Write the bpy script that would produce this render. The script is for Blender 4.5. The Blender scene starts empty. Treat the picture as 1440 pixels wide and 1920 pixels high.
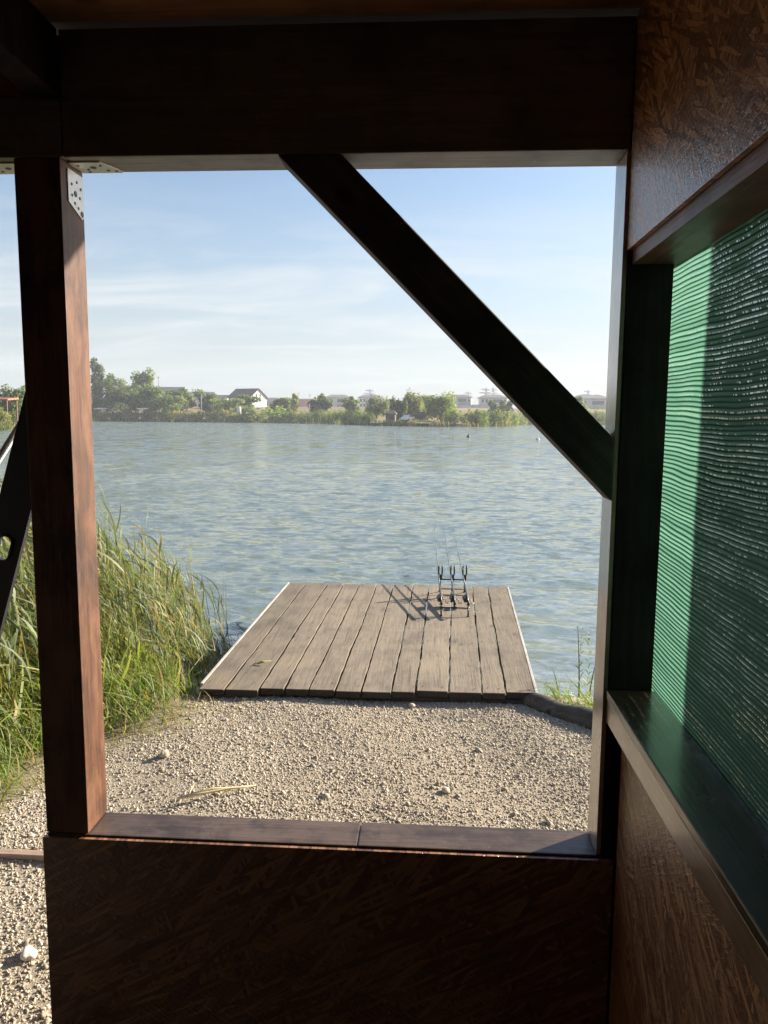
import bpy, bmesh, math, random
import numpy as np
from mathutils import Vector, Matrix, Euler
R = math.radians
random.seed(7); rng = np.random.default_rng(7)
S = bpy.context.scene; COL = S.collection

# ---------------------------------------------------------------- camera numbers (shared by the placement helper)
CAM = np.array([0, 0, 2.0]); PSI, TH, RHO = R(3.5), R(7.1), R(.44); FPX = 1440.
f_ = np.array([-math.sin(PSI)*math.cos(TH), math.cos(PSI)*math.cos(TH), -math.sin(TH)])
r0 = np.array([math.cos(PSI), math.sin(PSI), 0.]); u0 = np.cross(r0, f_)
r_ = math.cos(RHO)*r0 + math.sin(RHO)*u0; u_ = math.cos(RHO)*u0 - math.sin(RHO)*r0
def at(x, y, Y):                       # the world point seen at photo pixel x, y at the distance Y
    d = f_ + r_*(x-720)/FPX + u_*(960-y)/FPX
    return CAM + d*Y/d[1]
def smooth(a, b, x):
    t = np.clip((x-a)/(b-a), 0, 1); return t*t*(3-2*t)

# ---------------------------------------------------------------- object helpers
def tag(o, label=None, cat=None, group=None, kind=None):
    if label: o['label'] = label
    if cat: o['category'] = cat
    if group: o['group'] = group
    if kind: o['kind'] = kind
    return o
def empty(name, loc=(0, 0, 0), rz=0):
    o = bpy.data.objects.new(name, None); COL.objects.link(o); o.location = loc; o.rotation_euler = (0, 0, rz)
    o.empty_display_size = .2; return o
def link(name, me, mats, parent=None, world=False):
    o = bpy.data.objects.new(name, me); COL.objects.link(o)
    for m in (mats if isinstance(mats, (list, tuple)) else [mats]): me.materials.append(m)
    if parent is not None:
        o.parent = parent
        if world:
            p = Vector(parent.location)
            if parent.parent: p = p + Vector(parent.parent.location)
            o.location = -p
    return o
def npmesh(name, V, Fc, mats, parent=None, world=False, cols=None, smooth_=True):
    me = bpy.data.meshes.new(name)
    V = np.asarray(V, np.float32); Fc = np.asarray(Fc, np.int32); k = Fc.shape[1]
    me.vertices.add(len(V)); me.vertices.foreach_set('co', V.ravel())
    me.loops.add(Fc.size); me.loops.foreach_set('vertex_index', Fc.ravel())
    me.polygons.add(len(Fc)); me.polygons.foreach_set('loop_start', np.arange(len(Fc), dtype=np.int32)*k)
    me.polygons.foreach_set('loop_total', np.full(len(Fc), k, np.int32))
    me.polygons.foreach_set('use_smooth', np.full(len(Fc), smooth_, bool))
    if cols is not None:
        a = me.color_attributes.new('col', 'FLOAT_COLOR', 'POINT')
        c = np.ones((len(V), 4), np.float32); c[:, :3] = cols; a.data.foreach_set('color', c.ravel())
    me.update(calc_edges=True)
    return link(name, me, mats, parent, world)
class MB:
    """collects boxes, tubes, discs; build() links them as ONE mesh object"""
    def __init__(s): s.bm = bmesh.new()
    def _in(s, b, mi=0, M=None):
        if M is not None: b.transform(M)
        for f in b.faces: f.material_index = mi
        me = bpy.data.meshes.new('t'); b.to_mesh(me); b.free(); s.bm.from_mesh(me); bpy.data.meshes.remove(me)
    def box(s, x0, x1, y0, y1, z0, z1, bev=.003, mi=0, M=None, cuts=0):
        b = bmesh.new(); bmesh.ops.create_cube(b, size=1)
        b.transform(Matrix.Translation(((x0+x1)/2, (y0+y1)/2, (z0+z1)/2)) @ Matrix.Diagonal((x1-x0, y1-y0, z1-z0, 1)))
        if bev: bmesh.ops.bevel(b, geom=b.edges[:], offset=bev, segments=2, affect='EDGES', profile=.6)
        s._in(b, mi, M); return s
    def tube(s, pts, rad, n=8, mi=0, M=None):
        pts = [Vector(p) for p in pts]
        if not isinstance(rad, (list, tuple)): rad = [rad]*len(pts)
        b = bmesh.new(); rings = []; prev = None
        for i, p in enumerate(pts):
            d = (pts[min(i+1, len(pts)-1)] - pts[max(i-1, 0)]).normalized()
            if prev is None:
                a = Vector((0, 0, 1)) if abs(d.z) < .9 else Vector((1, 0, 0)); ux = d.cross(a).normalized()
            else: ux = (prev - d*prev.dot(d)).normalized()
            prev = ux; uy = d.cross(ux)
            rings.append([b.verts.new(p + (ux*math.cos(2*math.pi*k/n) + uy*math.sin(2*math.pi*k/n))*rad[i]) for k in range(n)])
        for a, c in zip(rings, rings[1:]):
            for k in range(n):
                fc = b.faces.new((a[k], a[(k+1) % n], c[(k+1) % n], c[k])); fc.smooth = True
        b.faces.new(rings[0][::-1]); b.faces.new(rings[-1]); s._in(b, mi, M); return s
    def prism(s, poly, z0, z1, mi=0, M=None, bev=0):
        b = bmesh.new(); lo = [b.verts.new((x, y, z0)) for x, y in poly]; hi = [b.verts.new((x, y, z1)) for x, y in poly]
        n = len(poly); b.faces.new(lo[::-1]); b.faces.new(hi)
        for k in range(n): b.faces.new((lo[k], lo[(k+1) % n], hi[(k+1) % n], hi[k]))
        bmesh.ops.recalc_face_normals(b, faces=b.faces[:])
        if bev: bmesh.ops.bevel(b, geom=b.edges[:], offset=bev, segments=1, affect='EDGES')
        s._in(b, mi, M); return s
    def raw(s, V, Fs, mi=0):
        b = bmesh.new(); v = [b.verts.new(p) for p in V]
        for q in Fs: b.faces.new([v[i] for i in q])
        bmesh.ops.recalc_face_normals(b, faces=b.faces[:]); s._in(b, mi); return s
    def build(s, name, mats, parent=None, world=False):
        me = bpy.data.meshes.new(name); s.bm.to_mesh(me); s.bm.free()
        return link(name, me, mats, parent, world)
def copy_tree(o, parent=None):
    c = o.copy(); COL.objects.link(c)
    if parent: c.parent = parent
    for ch in list(o.children): copy_tree(ch, c)
    return c

# ---------------------------------------------------------------- material helpers
class NT:
    def __init__(s, name):
        s.m = bpy.data.materials.new(name); s.m.use_nodes = True; s.t = s.m.node_tree; s.t.nodes.clear()
        s.out = s.t.nodes.new('ShaderNodeOutputMaterial')
    def n(s, typ, ins=None, **kw):
        nd = s.t.nodes.new('ShaderNode'+typ)
        for k, v in kw.items(): setattr(nd, k, v)
        for k, v in (ins or {}).items(): s.put(nd.inputs[k], v)
        return nd
    def put(s, sock, v):
        if isinstance(v, bpy.types.NodeSocket): s.t.links.new(v, sock)
        elif isinstance(v, bpy.types.Node): s.t.links.new(v.outputs[0], sock)
        else:
            if isinstance(v, (tuple, list)) and len(v) == 3 and sock.type == 'RGBA': v = (*v, 1)
            sock.default_value = v
    def math(s, op, a, b=0., c=0., clamp=False):
        nd = s.n('Math', operation=op, use_clamp=clamp)
        for i, v in enumerate((a, b, c)): s.put(nd.inputs[i], v)
        return nd.outputs[0]
    def mix(s, f, a, b, mode='MIX'):
        nd = s.n('Mix', data_type='RGBA', blend_type=mode); s.put(nd.inputs[0], f); s.put(nd.inputs[6], a); s.put(nd.inputs[7], b)
        return nd.outputs[2]
    def ramp(s, f, stops, mode='LINEAR'):
        nd = s.n('ValToRGB'); cr = nd.color_ramp; cr.interpolation = mode
        while len(cr.elements) < len(stops): cr.elements.new(.5)
        for e, (p, c) in zip(cr.elements, stops): e.position = p; e.color = (*c, 1) if len(c) == 3 else c
        s.put(nd.inputs[0], f); return nd.outputs[0]
    def obj(s): return s.n('TexCoord').outputs['Object']
    def map(s, v, scale=(1, 1, 1), rot=(0, 0, 0), loc=(0, 0, 0)):
        return s.n('Mapping', {0: v, 1: loc, 2: rot, 3: scale}).outputs[0]
    def noise(s, v, scale, detail=4, rough=.55, dist=0, out=0):
        return s.n('TexNoise', {'Vector': v, 'Scale': scale, 'Detail': detail, 'Roughness': rough, 'Distortion': dist}).outputs[out]
    def bump(s, h, strength=.5, dist=.01, normal=None):
        d = {'Height': h, 'Strength': strength, 'Distance': dist}
        if normal is not None: d['Normal'] = normal
        return s.n('Bump', d).outputs[0]
    def pbr(s, **k):
        nd = s.n('BsdfPrincipled')
        for a, v in k.items(): s.put(nd.inputs[a.replace('_', ' ')], v)
        return nd
    def done(s, sh): s.t.links.new(sh.outputs[0] if isinstance(sh, bpy.types.Node) else sh, s.out.inputs[0]); return s.m

def wood(name, axis, dark, light, rough=.45, gloss=.5, seed=0, knots=True, sc=1., bumps=.35, coat=0., patch=0.):
    """planed timber with the grain along one axis, stained"""
    t = NT(name); o = t.obj()
    s = [1., 1., 1.]; s[axis] = .055
    v = t.map(o, scale=tuple(a*sc for a in s), loc=(seed*3.1, seed*1.7, seed*2.3))
    g1 = t.noise(v, 42, 5, .6, .6); g2 = t.noise(v, 160, 3, .6)
    blot = t.noise(t.map(o, loc=(seed, seed, 0)), 5.5, 4, .6)
    f = t.math('ADD', t.math('MULTIPLY', g1, .7), t.math('MULTIPLY', g2, .3))
    c = t.ramp(f, [(.3, dark), (.68, light)])
    c = t.mix(t.ramp(blot, [(.40, (0, 0, 0)), (.72, (.75, .75, .75))]), c, tuple(x*.55 for x in dark))
    if patch:
        pz = t.noise(t.map(o, scale=(1, 1, .45), loc=(2, 5, seed)), 7., 5, .68, .6)
        c = t.mix(t.math('MULTIPLY', t.ramp(pz, [(.46, (0, 0, 0)), (.58, (1, 1, 1))]), patch*.6), c, tuple(min(1, x*1.15+.018) for x in light))
        c = t.mix(t.math('MULTIPLY', t.ramp(t.noise(t.map(o, scale=(1, 1, .3), loc=(7, 1, seed)), 9., 5, .7), [(.54, (0, 0, 0)), (.66, (1, 1, 1))]), patch), c, tuple(x*.55 for x in dark))
    if knots:
        s2 = [1.6, 1.6, 1.6]; s2[axis] = .9
        vo = t.n('TexVoronoi', {'Vector': t.map(o, scale=tuple(s2), loc=(seed*1.3, .2, seed)), 'Scale': 3.2}, feature='F1')
        k = t.ramp(vo.outputs['Distance'], [(.05, (1, 1, 1)), (.13, (0, 0, 0))])
        c = t.mix(k, c, tuple(x*.4 for x in dark))
    worn = t.ramp(t.noise(t.map(o, scale=(1, 1, 1), loc=(0, seed, 9)), 70, 4, .7), [(.66, (0, 0, 0)), (.74, (.8, .8, .8))])
    c = t.mix(worn, c, tuple(min(1, x*1.9+.02) for x in light))
    ro = t.math('ADD', t.math('MULTIPLY', blot, .25), rough-.12)
    b = t.bump(t.math('ADD', g1, t.math('MULTIPLY', g2, .5)), bumps, .004)
    return t.done(t.pbr(Base_Color=c, Roughness=ro, Specular_IOR_Level=gloss, Normal=b, Coat_Weight=coat, Coat_Roughness=.16, Coat_IOR=1.55))

def osb(name, plane, tint=1., rough=.36, seed=0, size=1.):
    """stained oriented strand board: flat flakes at mixed angles"""
    t = NT(name); o = t.obj(); sp = t.n('SeparateXYZ', {0: o})
    a, b = {'x': (1, 2), 'y': (0, 2), 'z': (0, 1)}[plane]
    v = t.n('CombineXYZ', {0: sp.outputs[a], 1: sp.outputs[b], 2: seed}).outputs[0]
    wob = t.noise(v, 9, 3, .5, 0, 1)
    v = t.n('VectorMath', {0: v, 1: t.n('VectorMath', {0: wob, 3: .02}, operation='SCALE').outputs[0]}, operation='ADD').outputs[0]
    col = None; hei = None
    for k, (ang, sx, sy) in enumerate(((18, 9, 95), (74, 11, 118), (128, 8, 88), (-28, 12, 140))):
        sx, sy = sx/size, sy/size
        m = t.map(t.map(v, rot=(0, 0, R(ang)), loc=(k*3.3, k*1.9, 0)), scale=(sx, sy, 1))
        vo = t.n('TexVoronoi', {'Vector': m, 'Scale': 1., 'Randomness': 1.}, voronoi_dimensions='2D', feature='F1')
        ed = t.n('TexVoronoi', {'Vector': m, 'Scale': 1., 'Randomness': 1.}, voronoi_dimensions='2D', feature='DISTANCE_TO_EDGE')
        rnd = t.n('SeparateColor', {0: vo.outputs['Color']})
        grain = t.noise(t.map(m, scale=(.35, 3.2, 1)), 3, 3, .6)
        val = t.math('ADD', t.math('MULTIPLY', rnd.outputs[0], .58), t.math('MULTIPLY', grain, .52))
        e = t.ramp(ed.outputs['Distance'], [(0, (.55, .55, .55)), (.12, (1, 1, 1))])
        val = t.math('MULTIPLY', val, e)
        if col is None: col = val
        else:
            sel = t.math('GREATER_THAN', rnd.outputs[1], .52)
            col = t.n('Mix', {0: sel, 2: col, 3: val}, data_type='FLOAT').outputs[0]
    big = t.noise(v, 2.2, 3, .55)
    c = t.ramp(t.math('ADD', t.math('MULTIPLY', col, .85), t.math('MULTIPLY', big, .15)),
               [(.12, tuple(x*tint for x in (.045, .018, .008))), (.45, tuple(x*tint for x in (.15, .065, .028))), (.85, tuple(x*tint for x in (.34, .17, .075)))])
    fine = t.noise(v, 240, 2, .6)
    flk = t.noise(t.map(t.map(v, rot=(0, 0, R(35))), scale=(.22, 1, 1)), 95, 3, .6); flk2 = t.noise(t.map(t.map(v, rot=(0, 0, R(118))), scale=(.22, 1, 1)), 95, 3, .6)
    hh = t.math('ADD', t.math('MAXIMUM', flk, flk2), t.math('MULTIPLY', fine, .25))
    bm = t.bump(t.math('ADD', hh, t.math('MULTIPLY', col, .12)), .5, .002)
    ro = t.math('ADD', rough-.06, t.math('MULTIPLY', col, .22))
    return t.done(t.pbr(Base_Color=c, Roughness=ro, Specular_IOR_Level=.5, Normal=bm, Coat_Weight=1., Coat_Roughness=.22, Coat_Normal=t.bump(hh, 1., .007)))

def plain(name, col, rough=.6, metal=0., var=.25, sc=12, spec=.5, bump=.1):
    t = NT(name); n = t.noise(t.obj(), sc, 4, .6)
    c = t.mix(n, tuple(x*(1-var) for x in col), tuple(min(1, x*(1+var)) for x in col))
    return t.done(t.pbr(Base_Color=c, Roughness=t.math('ADD', t.math('MULTIPLY', n, .2), rough-.1), Metallic=metal, Specular_IOR_Level=spec, Normal=t.bump(n, bump, .01)))

def leaf(name, gain=1., transl=.45, rough=.55):
    t = NT(name); c = t.n('Attribute', attribute_name='col').outputs['Color']
    d = t.pbr(Base_Color=c, Roughness=rough, Specular_IOR_Level=.3)
    tr = t.n('BsdfTranslucent', {0: t.mix(1., c, (1.25, 1.3, .6), 'MULTIPLY')})
    return t.done(t.n('MixShader', {0: transl, 1: d, 2: tr}))
def attr(name, rough=.85, bump=0, sc=30, spec=.25):
    t = NT(name); c = t.n('Attribute', attribute_name='col').outputs['Color']; n = t.noise(t.obj(), sc, 4, .6)
    c = t.mix(1., c, t.ramp(n, [(.3, (.72, .72, .72)), (.7, (1.15, 1.15, 1.15))]), 'MULTIPLY')
    return t.done(t.pbr(Base_Color=c, Roughness=rough, Specular_IOR_Level=spec, Normal=t.bump(n, bump, .01)))

STAIN_D, STAIN_L = (.10, .036, .020), (.30, .115, .065)
W = {k: wood('stained_timber_'+k, i, STAIN_D, STAIN_L, .42, .5, i+1) for i, k in enumerate('xyz')}
W['z'] = wood('stained_timber_z', 2, (.040, .016, .010), (.168, .072, .033), .52, .3, 3, patch=.8)
W['darkz'] = wood('shaded_post_timber', 2, (.020, .014, .015), (.048, .034, .036), .85, .08, 13)  # darker copy of the timber, interior shade put into its colour
W['brace'] = wood('brace_timber', 0, (.055, .043, .040), (.125, .098, .094), .7, .15, 14)
W['x'] = wood('beam_timber', 0, (.10, .078, .068), (.25, .20, .175), .45, .5, 1)
W['sill'] = wood('sill_timber', 0, (.05, .033, .025), (.135, .09, .064), .32, .5, 5, sc=.8, patch=.6)
W['rail'] = wood('rail_timber', 1, (.20, .12, .07), (.48, .31, .19), .32, .5, 4, bumps=.2, coat=1.)
W['railtop'] = wood('rail_top_timber', 1, (.05, .03, .022), (.13, .085, .06), .30, .55, 8, coat=.6)
W['ceil'] = wood('ceiling_timber', 0, (.22, .085, .035), (.42, .19, .085), .5, .4, 6)
W['lit_post_face'] = wood('lit_face_timber', 2, (.28, .20, .145), (.56, .43, .33), .30, .55, 11, knots=False, bumps=.15, coat=1.)  # post's inner side: reflected light put into a paler colour
OSBX, OSBY = osb('strand_board_side', 'x', 2.2, size=1.35), osb('strand_board_front', 'y', 1.3, .42, 4., 1.5)
STEEL = plain('galvanised_steel', (.55, .53, .50), .42, .75, .25, 60)
BLACK = plain('black_paint', (.012, .012, .013), .45, 0, .3, 30)
CARBON = plain('rod_black', (.018, .018, .02), .35, 0, .3, 30)

# ---------------------------------------------------------------- lake outline and ground
LAKE = np.array([(-1.72, 5.50), (.62, 5.62), (.9, 5.75), (1.4, 5.62), (2.4, 5.5), (6, 7), (20, 11), (80, 22), (180, 60), (215, 170), (150, 262),
                 (75, 264), (55, 262), (30, 250), (23, 226), (19, 199), (10, 187), (-1, 184), (-12, 190), (-20, 204), (-30, 226), (-52, 242),
                 (-80, 247), (-108, 250), (-108, 214), (-92, 165), (-74, 122), (-60, 106), (-58, 88), (-46, 58), (-28, 32), (-14, 17), (-7, 11), (-3.7, 8.2), (-2.5, 6.7)], float)
def lake_sd(P):
    """signed distance to the shoreline, positive on land"""
    P = np.asarray(P, float); A = LAKE; B = np.roll(LAKE, -1, 0)
    best = np.full(len(P), 1e9); inside = np.zeros(len(P), bool)
    for a, b in zip(A, B):
        ab = b-a; t = np.clip(((P-a)@ab)/(ab@ab), 0, 1); d = np.hypot(*(P-(a+t[:, None]*ab)).T); best = np.minimum(best, d)
        c = (a[1] > P[:, 1]) != (b[1] > P[:, 1])
        with np.errstate(divide='ignore', invalid='ignore'):
            xi = a[0] + (P[:, 1]-a[1])*(b[0]-a[0])/(b[1]-a[1])
        inside ^= c & (P[:, 0] < xi)
    return np.where(inside, -best, best)
WZ = -.35
def lump(x, y):
    return .016*np.sin(2.1*x+.7*y+.4)+.013*np.sin(1.3*x-2.7*y)+.008*np.sin(5.1*x+3.3*y+1)+.006*np.sin(7.7*y-4.1*x)
def ground_z(P):
    P = np.asarray(P, float); sd = lake_sd(P); far = smooth(40, 100, np.hypot(P[:, 0], P[:, 1]))
    near = -.35*np.exp(-np.maximum(sd, 0)/.075) - .008 + lump(P[:, 0], P[:, 1])*smooth(0, .8, sd)
    farz = WZ + .55*smooth(0, 2.5, sd) + .6*smooth(4, 20, sd) + 5.2*smooth(22, 95, sd)
    land = near*(1-far) + farz*far
    return np.where(sd > 0, land, WZ - np.minimum(1.5, .02-.6*sd*.8))
def gz(x, y): return float(ground_z([(x, y)])[0])

def polar(rs, angs):
    rr, aa = np.meshgrid(rs, angs, indexing='ij')
    X = rr*np.sin(aa); Y = rr*np.cos(aa); n, m = rr.shape
    i = np.arange(n-1)[:, None]*m + np.arange(m-1)[None]
    return np.stack([X.ravel(), Y.ravel()], 1), np.stack([i, i+1, i+m+1, i+m], -1).reshape(-1, 4)[:, ::-1]

angs = np.concatenate([np.linspace(-math.pi, -.9, 60)[:-1], np.linspace(-.9, .75, 330), np.linspace(.75, math.pi, 60)[1:]])
rs = np.concatenate([[.02], np.geomspace(.6, 12, 170), np.geomspace(12.3, 420, 130), np.geomspace(450, 860, 8)])
P, Fc = polar(rs, angs)
t = NT('ground_soil'); o = t.obj()
n1 = t.noise(o, 3.2, 5, .6); n2 = t.noise(o, 55, 4, .65); n3 = t.noise(o, .06, 4, .6)
sand = t.mix(n2, (.24, .19, .13), (.42, .35, .26)); sand = t.mix(t.ramp(n1, [(.42, (0, 0, 0)), (.62, (.8, .8, .8))]), sand, (.40, .34, .245))
farc = t.mix(t.ramp(n3, [(.42, (0, 0, 0)), (.58, (1, 1, 1))]), (.30, .19, .12), (.19, .17, .075))
yy = t.n('SeparateXYZ', {0: o}).outputs[1]
grass_floor = t.mix(n2, (.10, .08, .035), (.22, .18, .08))
xx = t.n('SeparateXYZ', {0: o}).outputs[0]
lm = t.math('ADD', t.math('MULTIPLY', xx, -1.), t.math('MULTIPLY', n1, .8)); lm = t.math('ADD', lm, t.math('MULTIPLY', yy, .42))
c = t.mix(t.ramp(t.math('MULTIPLY', t.math('SUBTRACT', lm, 4.0), 1.6, clamp=True), [(0, (0, 0, 0)), (1, (1, 1, 1))]), sand, grass_floor)
c = t.mix(t.math('MULTIPLY', t.math('SUBTRACT', yy, 20), .05, clamp=True), c, farc)
ground_m = t.done(t.pbr(Base_Color=c, Roughness=.95, Specular_IOR_Level=.2, Normal=t.bump(t.math('ADD', n2, n1), .7, .012)))
g = npmesh('ground', np.column_stack([P, ground_z(P)]), Fc, ground_m, smooth_=True); tag(g, kind='structure')

# ---------------------------------------------------------------- water: wind chop as real waves, finer ripples as bump
angs = np.concatenate([np.linspace(-1.5, -.62, 130)[:-1], np.linspace(-.62, .42, 900), np.linspace(.42, 1.5, 150)[1:]])
inv = np.linspace(1/4.0, 1/420., 1050); rs = 1/inv
P, Fc = polar(rs, angs)
r = np.hypot(P[:, 0], P[:, 1]); dr = np.repeat(np.abs(np.gradient(rs)), len(angs))
Z = np.zeros(len(P)); DX = np.zeros((len(P), 2)); wr = np.random.default_rng(3)
gust = .85 + .22*np.sin(P[:, 0]*.21+P[:, 1]*.13+1)*np.sin(P[:, 1]*.17-P[:, 0]*.07) + .25*np.sin(P[:, 0]*.6-P[:, 1]*.4)
for lam in np.geomspace(.12, 2.6, 84):
    for _ in range(1):
        th = R(-101 + wr.normal(0, 27)); k = 2*math.pi/lam; d = np.array([math.cos(th), math.sin(th)])
        amp = (.0040 if lam < .4 else .0036)*lam*math.exp(-(max(0, lam-.75)/.6)**2)*wr.uniform(.6, 1.3)
        ph = P@d*k + wr.uniform(0, 6.28) + 1.1*np.sin(P[:, 0]*k*.13+wr.uniform(0, 6))*1.0
        w = smooth(1.6, 3.2, lam/np.maximum(dr, 1e-4))*gust*amp
        Z += w*np.sin(ph); DX -= .30*(w*np.cos(ph))[:, None]*d
V = np.column_stack([P+DX*np.where(r < 60, 1, 0)[:, None], WZ+Z])
t = NT('lake_water'); o = t.obj()
rip = t.noise(t.map(o, scale=(.8, 1.7, 1), rot=(0, 0, R(-9))), 9, 5, .62, .5)
rip2 = t.noise(t.map(o, scale=(.30, 1., 1), rot=(0, 0, R(-12))), .9, 6, .68, .4)
gus = t.noise(t.map(o, scale=(.25, 1., 1)), .05, 4, .55)
rip3 = t.noise(t.map(o, scale=(.42, .16, 1), rot=(0, 0, R(-8))), 1., 5, .72, .3)
yd = t.math('MULTIPLY', t.n('SeparateXYZ', {0: o}).outputs[1], .012, clamp=True)
yd = t.math('MINIMUM', 1., t.math('ADD', .62, t.math('MULTIPLY', t.n('VectorMath', {0: o}, operation='LENGTH').outputs['Value'], .016)))
tl = t.n('TexNoise', {'Vector': t.map(o, scale=(.85, 1.5, 1), rot=(0, 0, R(-9))), 'Scale': 2.4, 'Detail': 6, 'Roughness': .64, 'Distortion': .5}).outputs['Color']
lane = t.math('ADD', .35, t.math('MULTIPLY', gus, 1.1))
tl2 = t.n('TexNoise', {'Vector': t.map(o, scale=(1., 1., 1), rot=(0, 0, R(-12))), 'Scale': .55, 'Detail': 5, 'Roughness': .66, 'Distortion': .4}).outputs['Color']
farw = t.math('MULTIPLY', t.math('SUBTRACT', t.n('VectorMath', {0: o}, operation='LENGTH').outputs['Value'], 18), .02, clamp=True)
tl = t.mix(farw, tl, tl2)
tv = t.n('VectorMath', {0: t.n('VectorMath', {0: tl, 1: (.5, .5, .5)}, operation='SUBTRACT').outputs[0], 1: (2.6, 5.4, 0)}, operation='MULTIPLY').outputs[0]
tv = t.n('VectorMath', {0: tv, 3: t.math('MULTIPLY', yd, lane)}, operation='SCALE').outputs[0]
b = t.bump(rip, .5, .05)
b = t.n('VectorMath', {0: t.n('VectorMath', {0: b, 1: tv}, operation='ADD').outputs[0]}, operation='NORMALIZE').outputs[0]
wc = t.mix(gus, (.172, .215, .152), (.208, .246, .184))
# turbid water: light scattered back from below does not follow the ripples, the mirror layer on top does
body = t.n('BsdfDiffuse', {'Color': wc, 'Normal': t.n('CombineXYZ', {0: 0., 1: 0., 2: 1.}).outputs[0]}); top = t.n('BsdfGlossy', {'Color': (1, .965, .89), 'Roughness': .10, 'Normal': b})
water_m = t.done(t.n('MixShader', {0: t.math('MINIMUM', t.math('MULTIPLY', t.n('Fresnel', {'IOR': 1.33, 'Normal': b}).outputs[0], .9), .70), 1: body, 2: top}))
w = npmesh('water', V, Fc, water_m, smooth_=True); tag(w, kind='structure')

# ---------------------------------------------------------------- gravel: every pebble is a small mesh in one heap
def ico(sub):
    b = bmesh.new(); bmesh.ops.create_icosphere(b, subdivisions=sub, radius=1)
    v = np.array([x.co[:] for x in b.verts]); fc = np.array([[x.index for x in q.verts] for q in b.faces]); b.free(); return v, fc
def grass_edge(x, y):                                    # >0 where weeds take over from gravel
    return (-x - 1.42 - .50*(y < 99)*np.clip(5.15-y, -9, 2.2)*.92) + .12*np.sin(3*x+4.1*y)+.08*np.sin(9*y-5*x)
def pebbles(N, x0, x1, y0, y1, size, iv, ifc, seed):
    q = np.random.default_rng(seed); x = q.uniform(x0, x1, N); y = q.uniform(y0, y1, N)
    keep = (grass_edge(x, y) < q.uniform(-.15, .30, N)) & (lake_sd(np.column_stack([x, y])) > .02)
    bald = .5+.5*np.sin(1.7*x+.6)*np.sin(1.9*y+2.1*x+1.)
    keep &= q.uniform(0, 1, N) > np.clip((bald-.62)*1.9, 0, .75)
    keep &= ~((x > .66) & (y > 5.30-1.13*(x-.70)))
    x, y = x[keep], y[keep]; N = len(x)
    s = size*q.lognormal(0, .33, N)
    Rm = q.normal(size=(N, 3, 3)); Q = np.linalg.qr(Rm)[0]
    sc = np.stack([s, s*q.uniform(.65, 1, N), s*q.uniform(.45, .75, N)], 1)
    base = np.stack([iv*(1+q.normal(0, .16, (len(iv), 1))) for _ in range(24)])
    B = base[q.integers(0, 24, N)]*sc[:, None, :]
    tilt = np.eye(3)[None]*.72 + Q*.28
    a = q.uniform(0, 6.28, N); rz = np.zeros((N, 3, 3)); rz[:, 0, 0] = np.cos(a); rz[:, 0, 1] = -np.sin(a); rz[:, 1, 0] = np.sin(a); rz[:, 1, 1] = np.cos(a); rz[:, 2, 2] = 1
    B = np.einsum('nij,nvj->nvi', rz@tilt, B)
    B += np.stack([x, y, ground_z(np.column_stack([x, y])) + s*q.uniform(-.30, .22, N)], 1)[:, None]
    V = B.reshape(-1, 3); Fq = (ifc[None] + (np.arange(N)*len(iv))[:, None, None]).reshape(-1, 3)
    tone = q.choice(5, N, p=[.34, .26, .18, .12, .10]); pal = np.array([(.50, .43, .33), (.44, .38, .29), (.55, .49, .39), (.36, .32, .27), (.46, .37, .27)])
    c = pal[tone]*q.uniform(.75, 1.18, (N, 1)); return V, Fq, np.repeat(c, len(iv), 0)
i1, f1 = ico(1); i2, f2 = ico(2)
parts = [pebbles(46000, -2.4, 1.4, 1.9, 3.7, .0082, i2, f2, 1), pebbles(62000, -2.8, 1.9, 3.6, 5.45, .0092, i1, f1, 2),
         pebbles(40000, -2.8, 1.6, 1.9, 5.4, .0058, i1, f1, 4), pebbles(55, -2.4, 1.5, 2.1, 5.3, .027, i2, f2, 3), pebbles(5000, -6, -2.4, 1.2, 4.5, .013, i1, f1, 5)]
off = 0; Vs, Fs, Cs = [], [], []
for v, q, c in parts: Vs.append(v); Fs.append(q+off); Cs.append(c); off += len(v)
gr = npmesh('gravel', np.concatenate(Vs), np.concatenate(Fs), attr('pebble_stone', .9, .25, 90), cols=np.concatenate(Cs), smooth_=True)
tag(gr, 'pale beige gravel spread between the hut and the jetty', 'gravel', kind='stuff')

# ---------------------------------------------------------------- reeds and grass
def blades(root, dir0, L, w, bend, segs, q, col, tipcol=None, droop=.6):
    """curved tapering ribbons; root (N,3), dir0 (N,3) unit, bend (N,3) pull that grows along the blade"""
    N = len(root); tt = np.linspace(0, 1, segs+1)
    side = np.cross(dir0, q.normal(size=(N, 3))); side /= np.linalg.norm(side, axis=1, keepdims=True)+1e-9
    pts = root[:, None] + dir0[:, None]*(L[:, None]*tt)[..., None] + bend[:, None]*(L[:, None]*tt**2.2)[..., None]
    wid = (w[:, None]*np.clip(np.minimum(tt*6+.45, 1)*(1-tt**2.5)+.04, 0, 1))[..., None]*side[:, None]
    V = np.stack([pts-wid, pts+wid], 2).reshape(N, -1, 3); nv = V.shape[1]
    k = np.arange(segs)*2; Fq = np.stack([k, k+1, k+3, k+2], 1)
    Fq = (Fq[None] + (np.arange(N)*nv)[:, None, None]).reshape(-1, 4)
    c = np.repeat(col[:, None], segs+1, 1)
    if tipcol is not None: c = c*(1-tt[None, :, None]**2) + tipcol[:, None]*(tt[None, :, None]**2)
    return V.reshape(-1, 3), Fq, np.repeat(c, 2, 1).reshape(-1, 3)
def cat(L):
    off = 0; a, b, c = [], [], []
    for v, q, k in L: a.append(v); b.append(q+off); c.append(k); off += len(v)
    return np.concatenate(a), np.concatenate(b), np.concatenate(c)
def unit(a): return a/np.linalg.norm(a, axis=1, keepdims=True)
LEAF = leaf('reed_leaf', transl=.33); GRASS = leaf('grass_blade', transl=.40)
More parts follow.
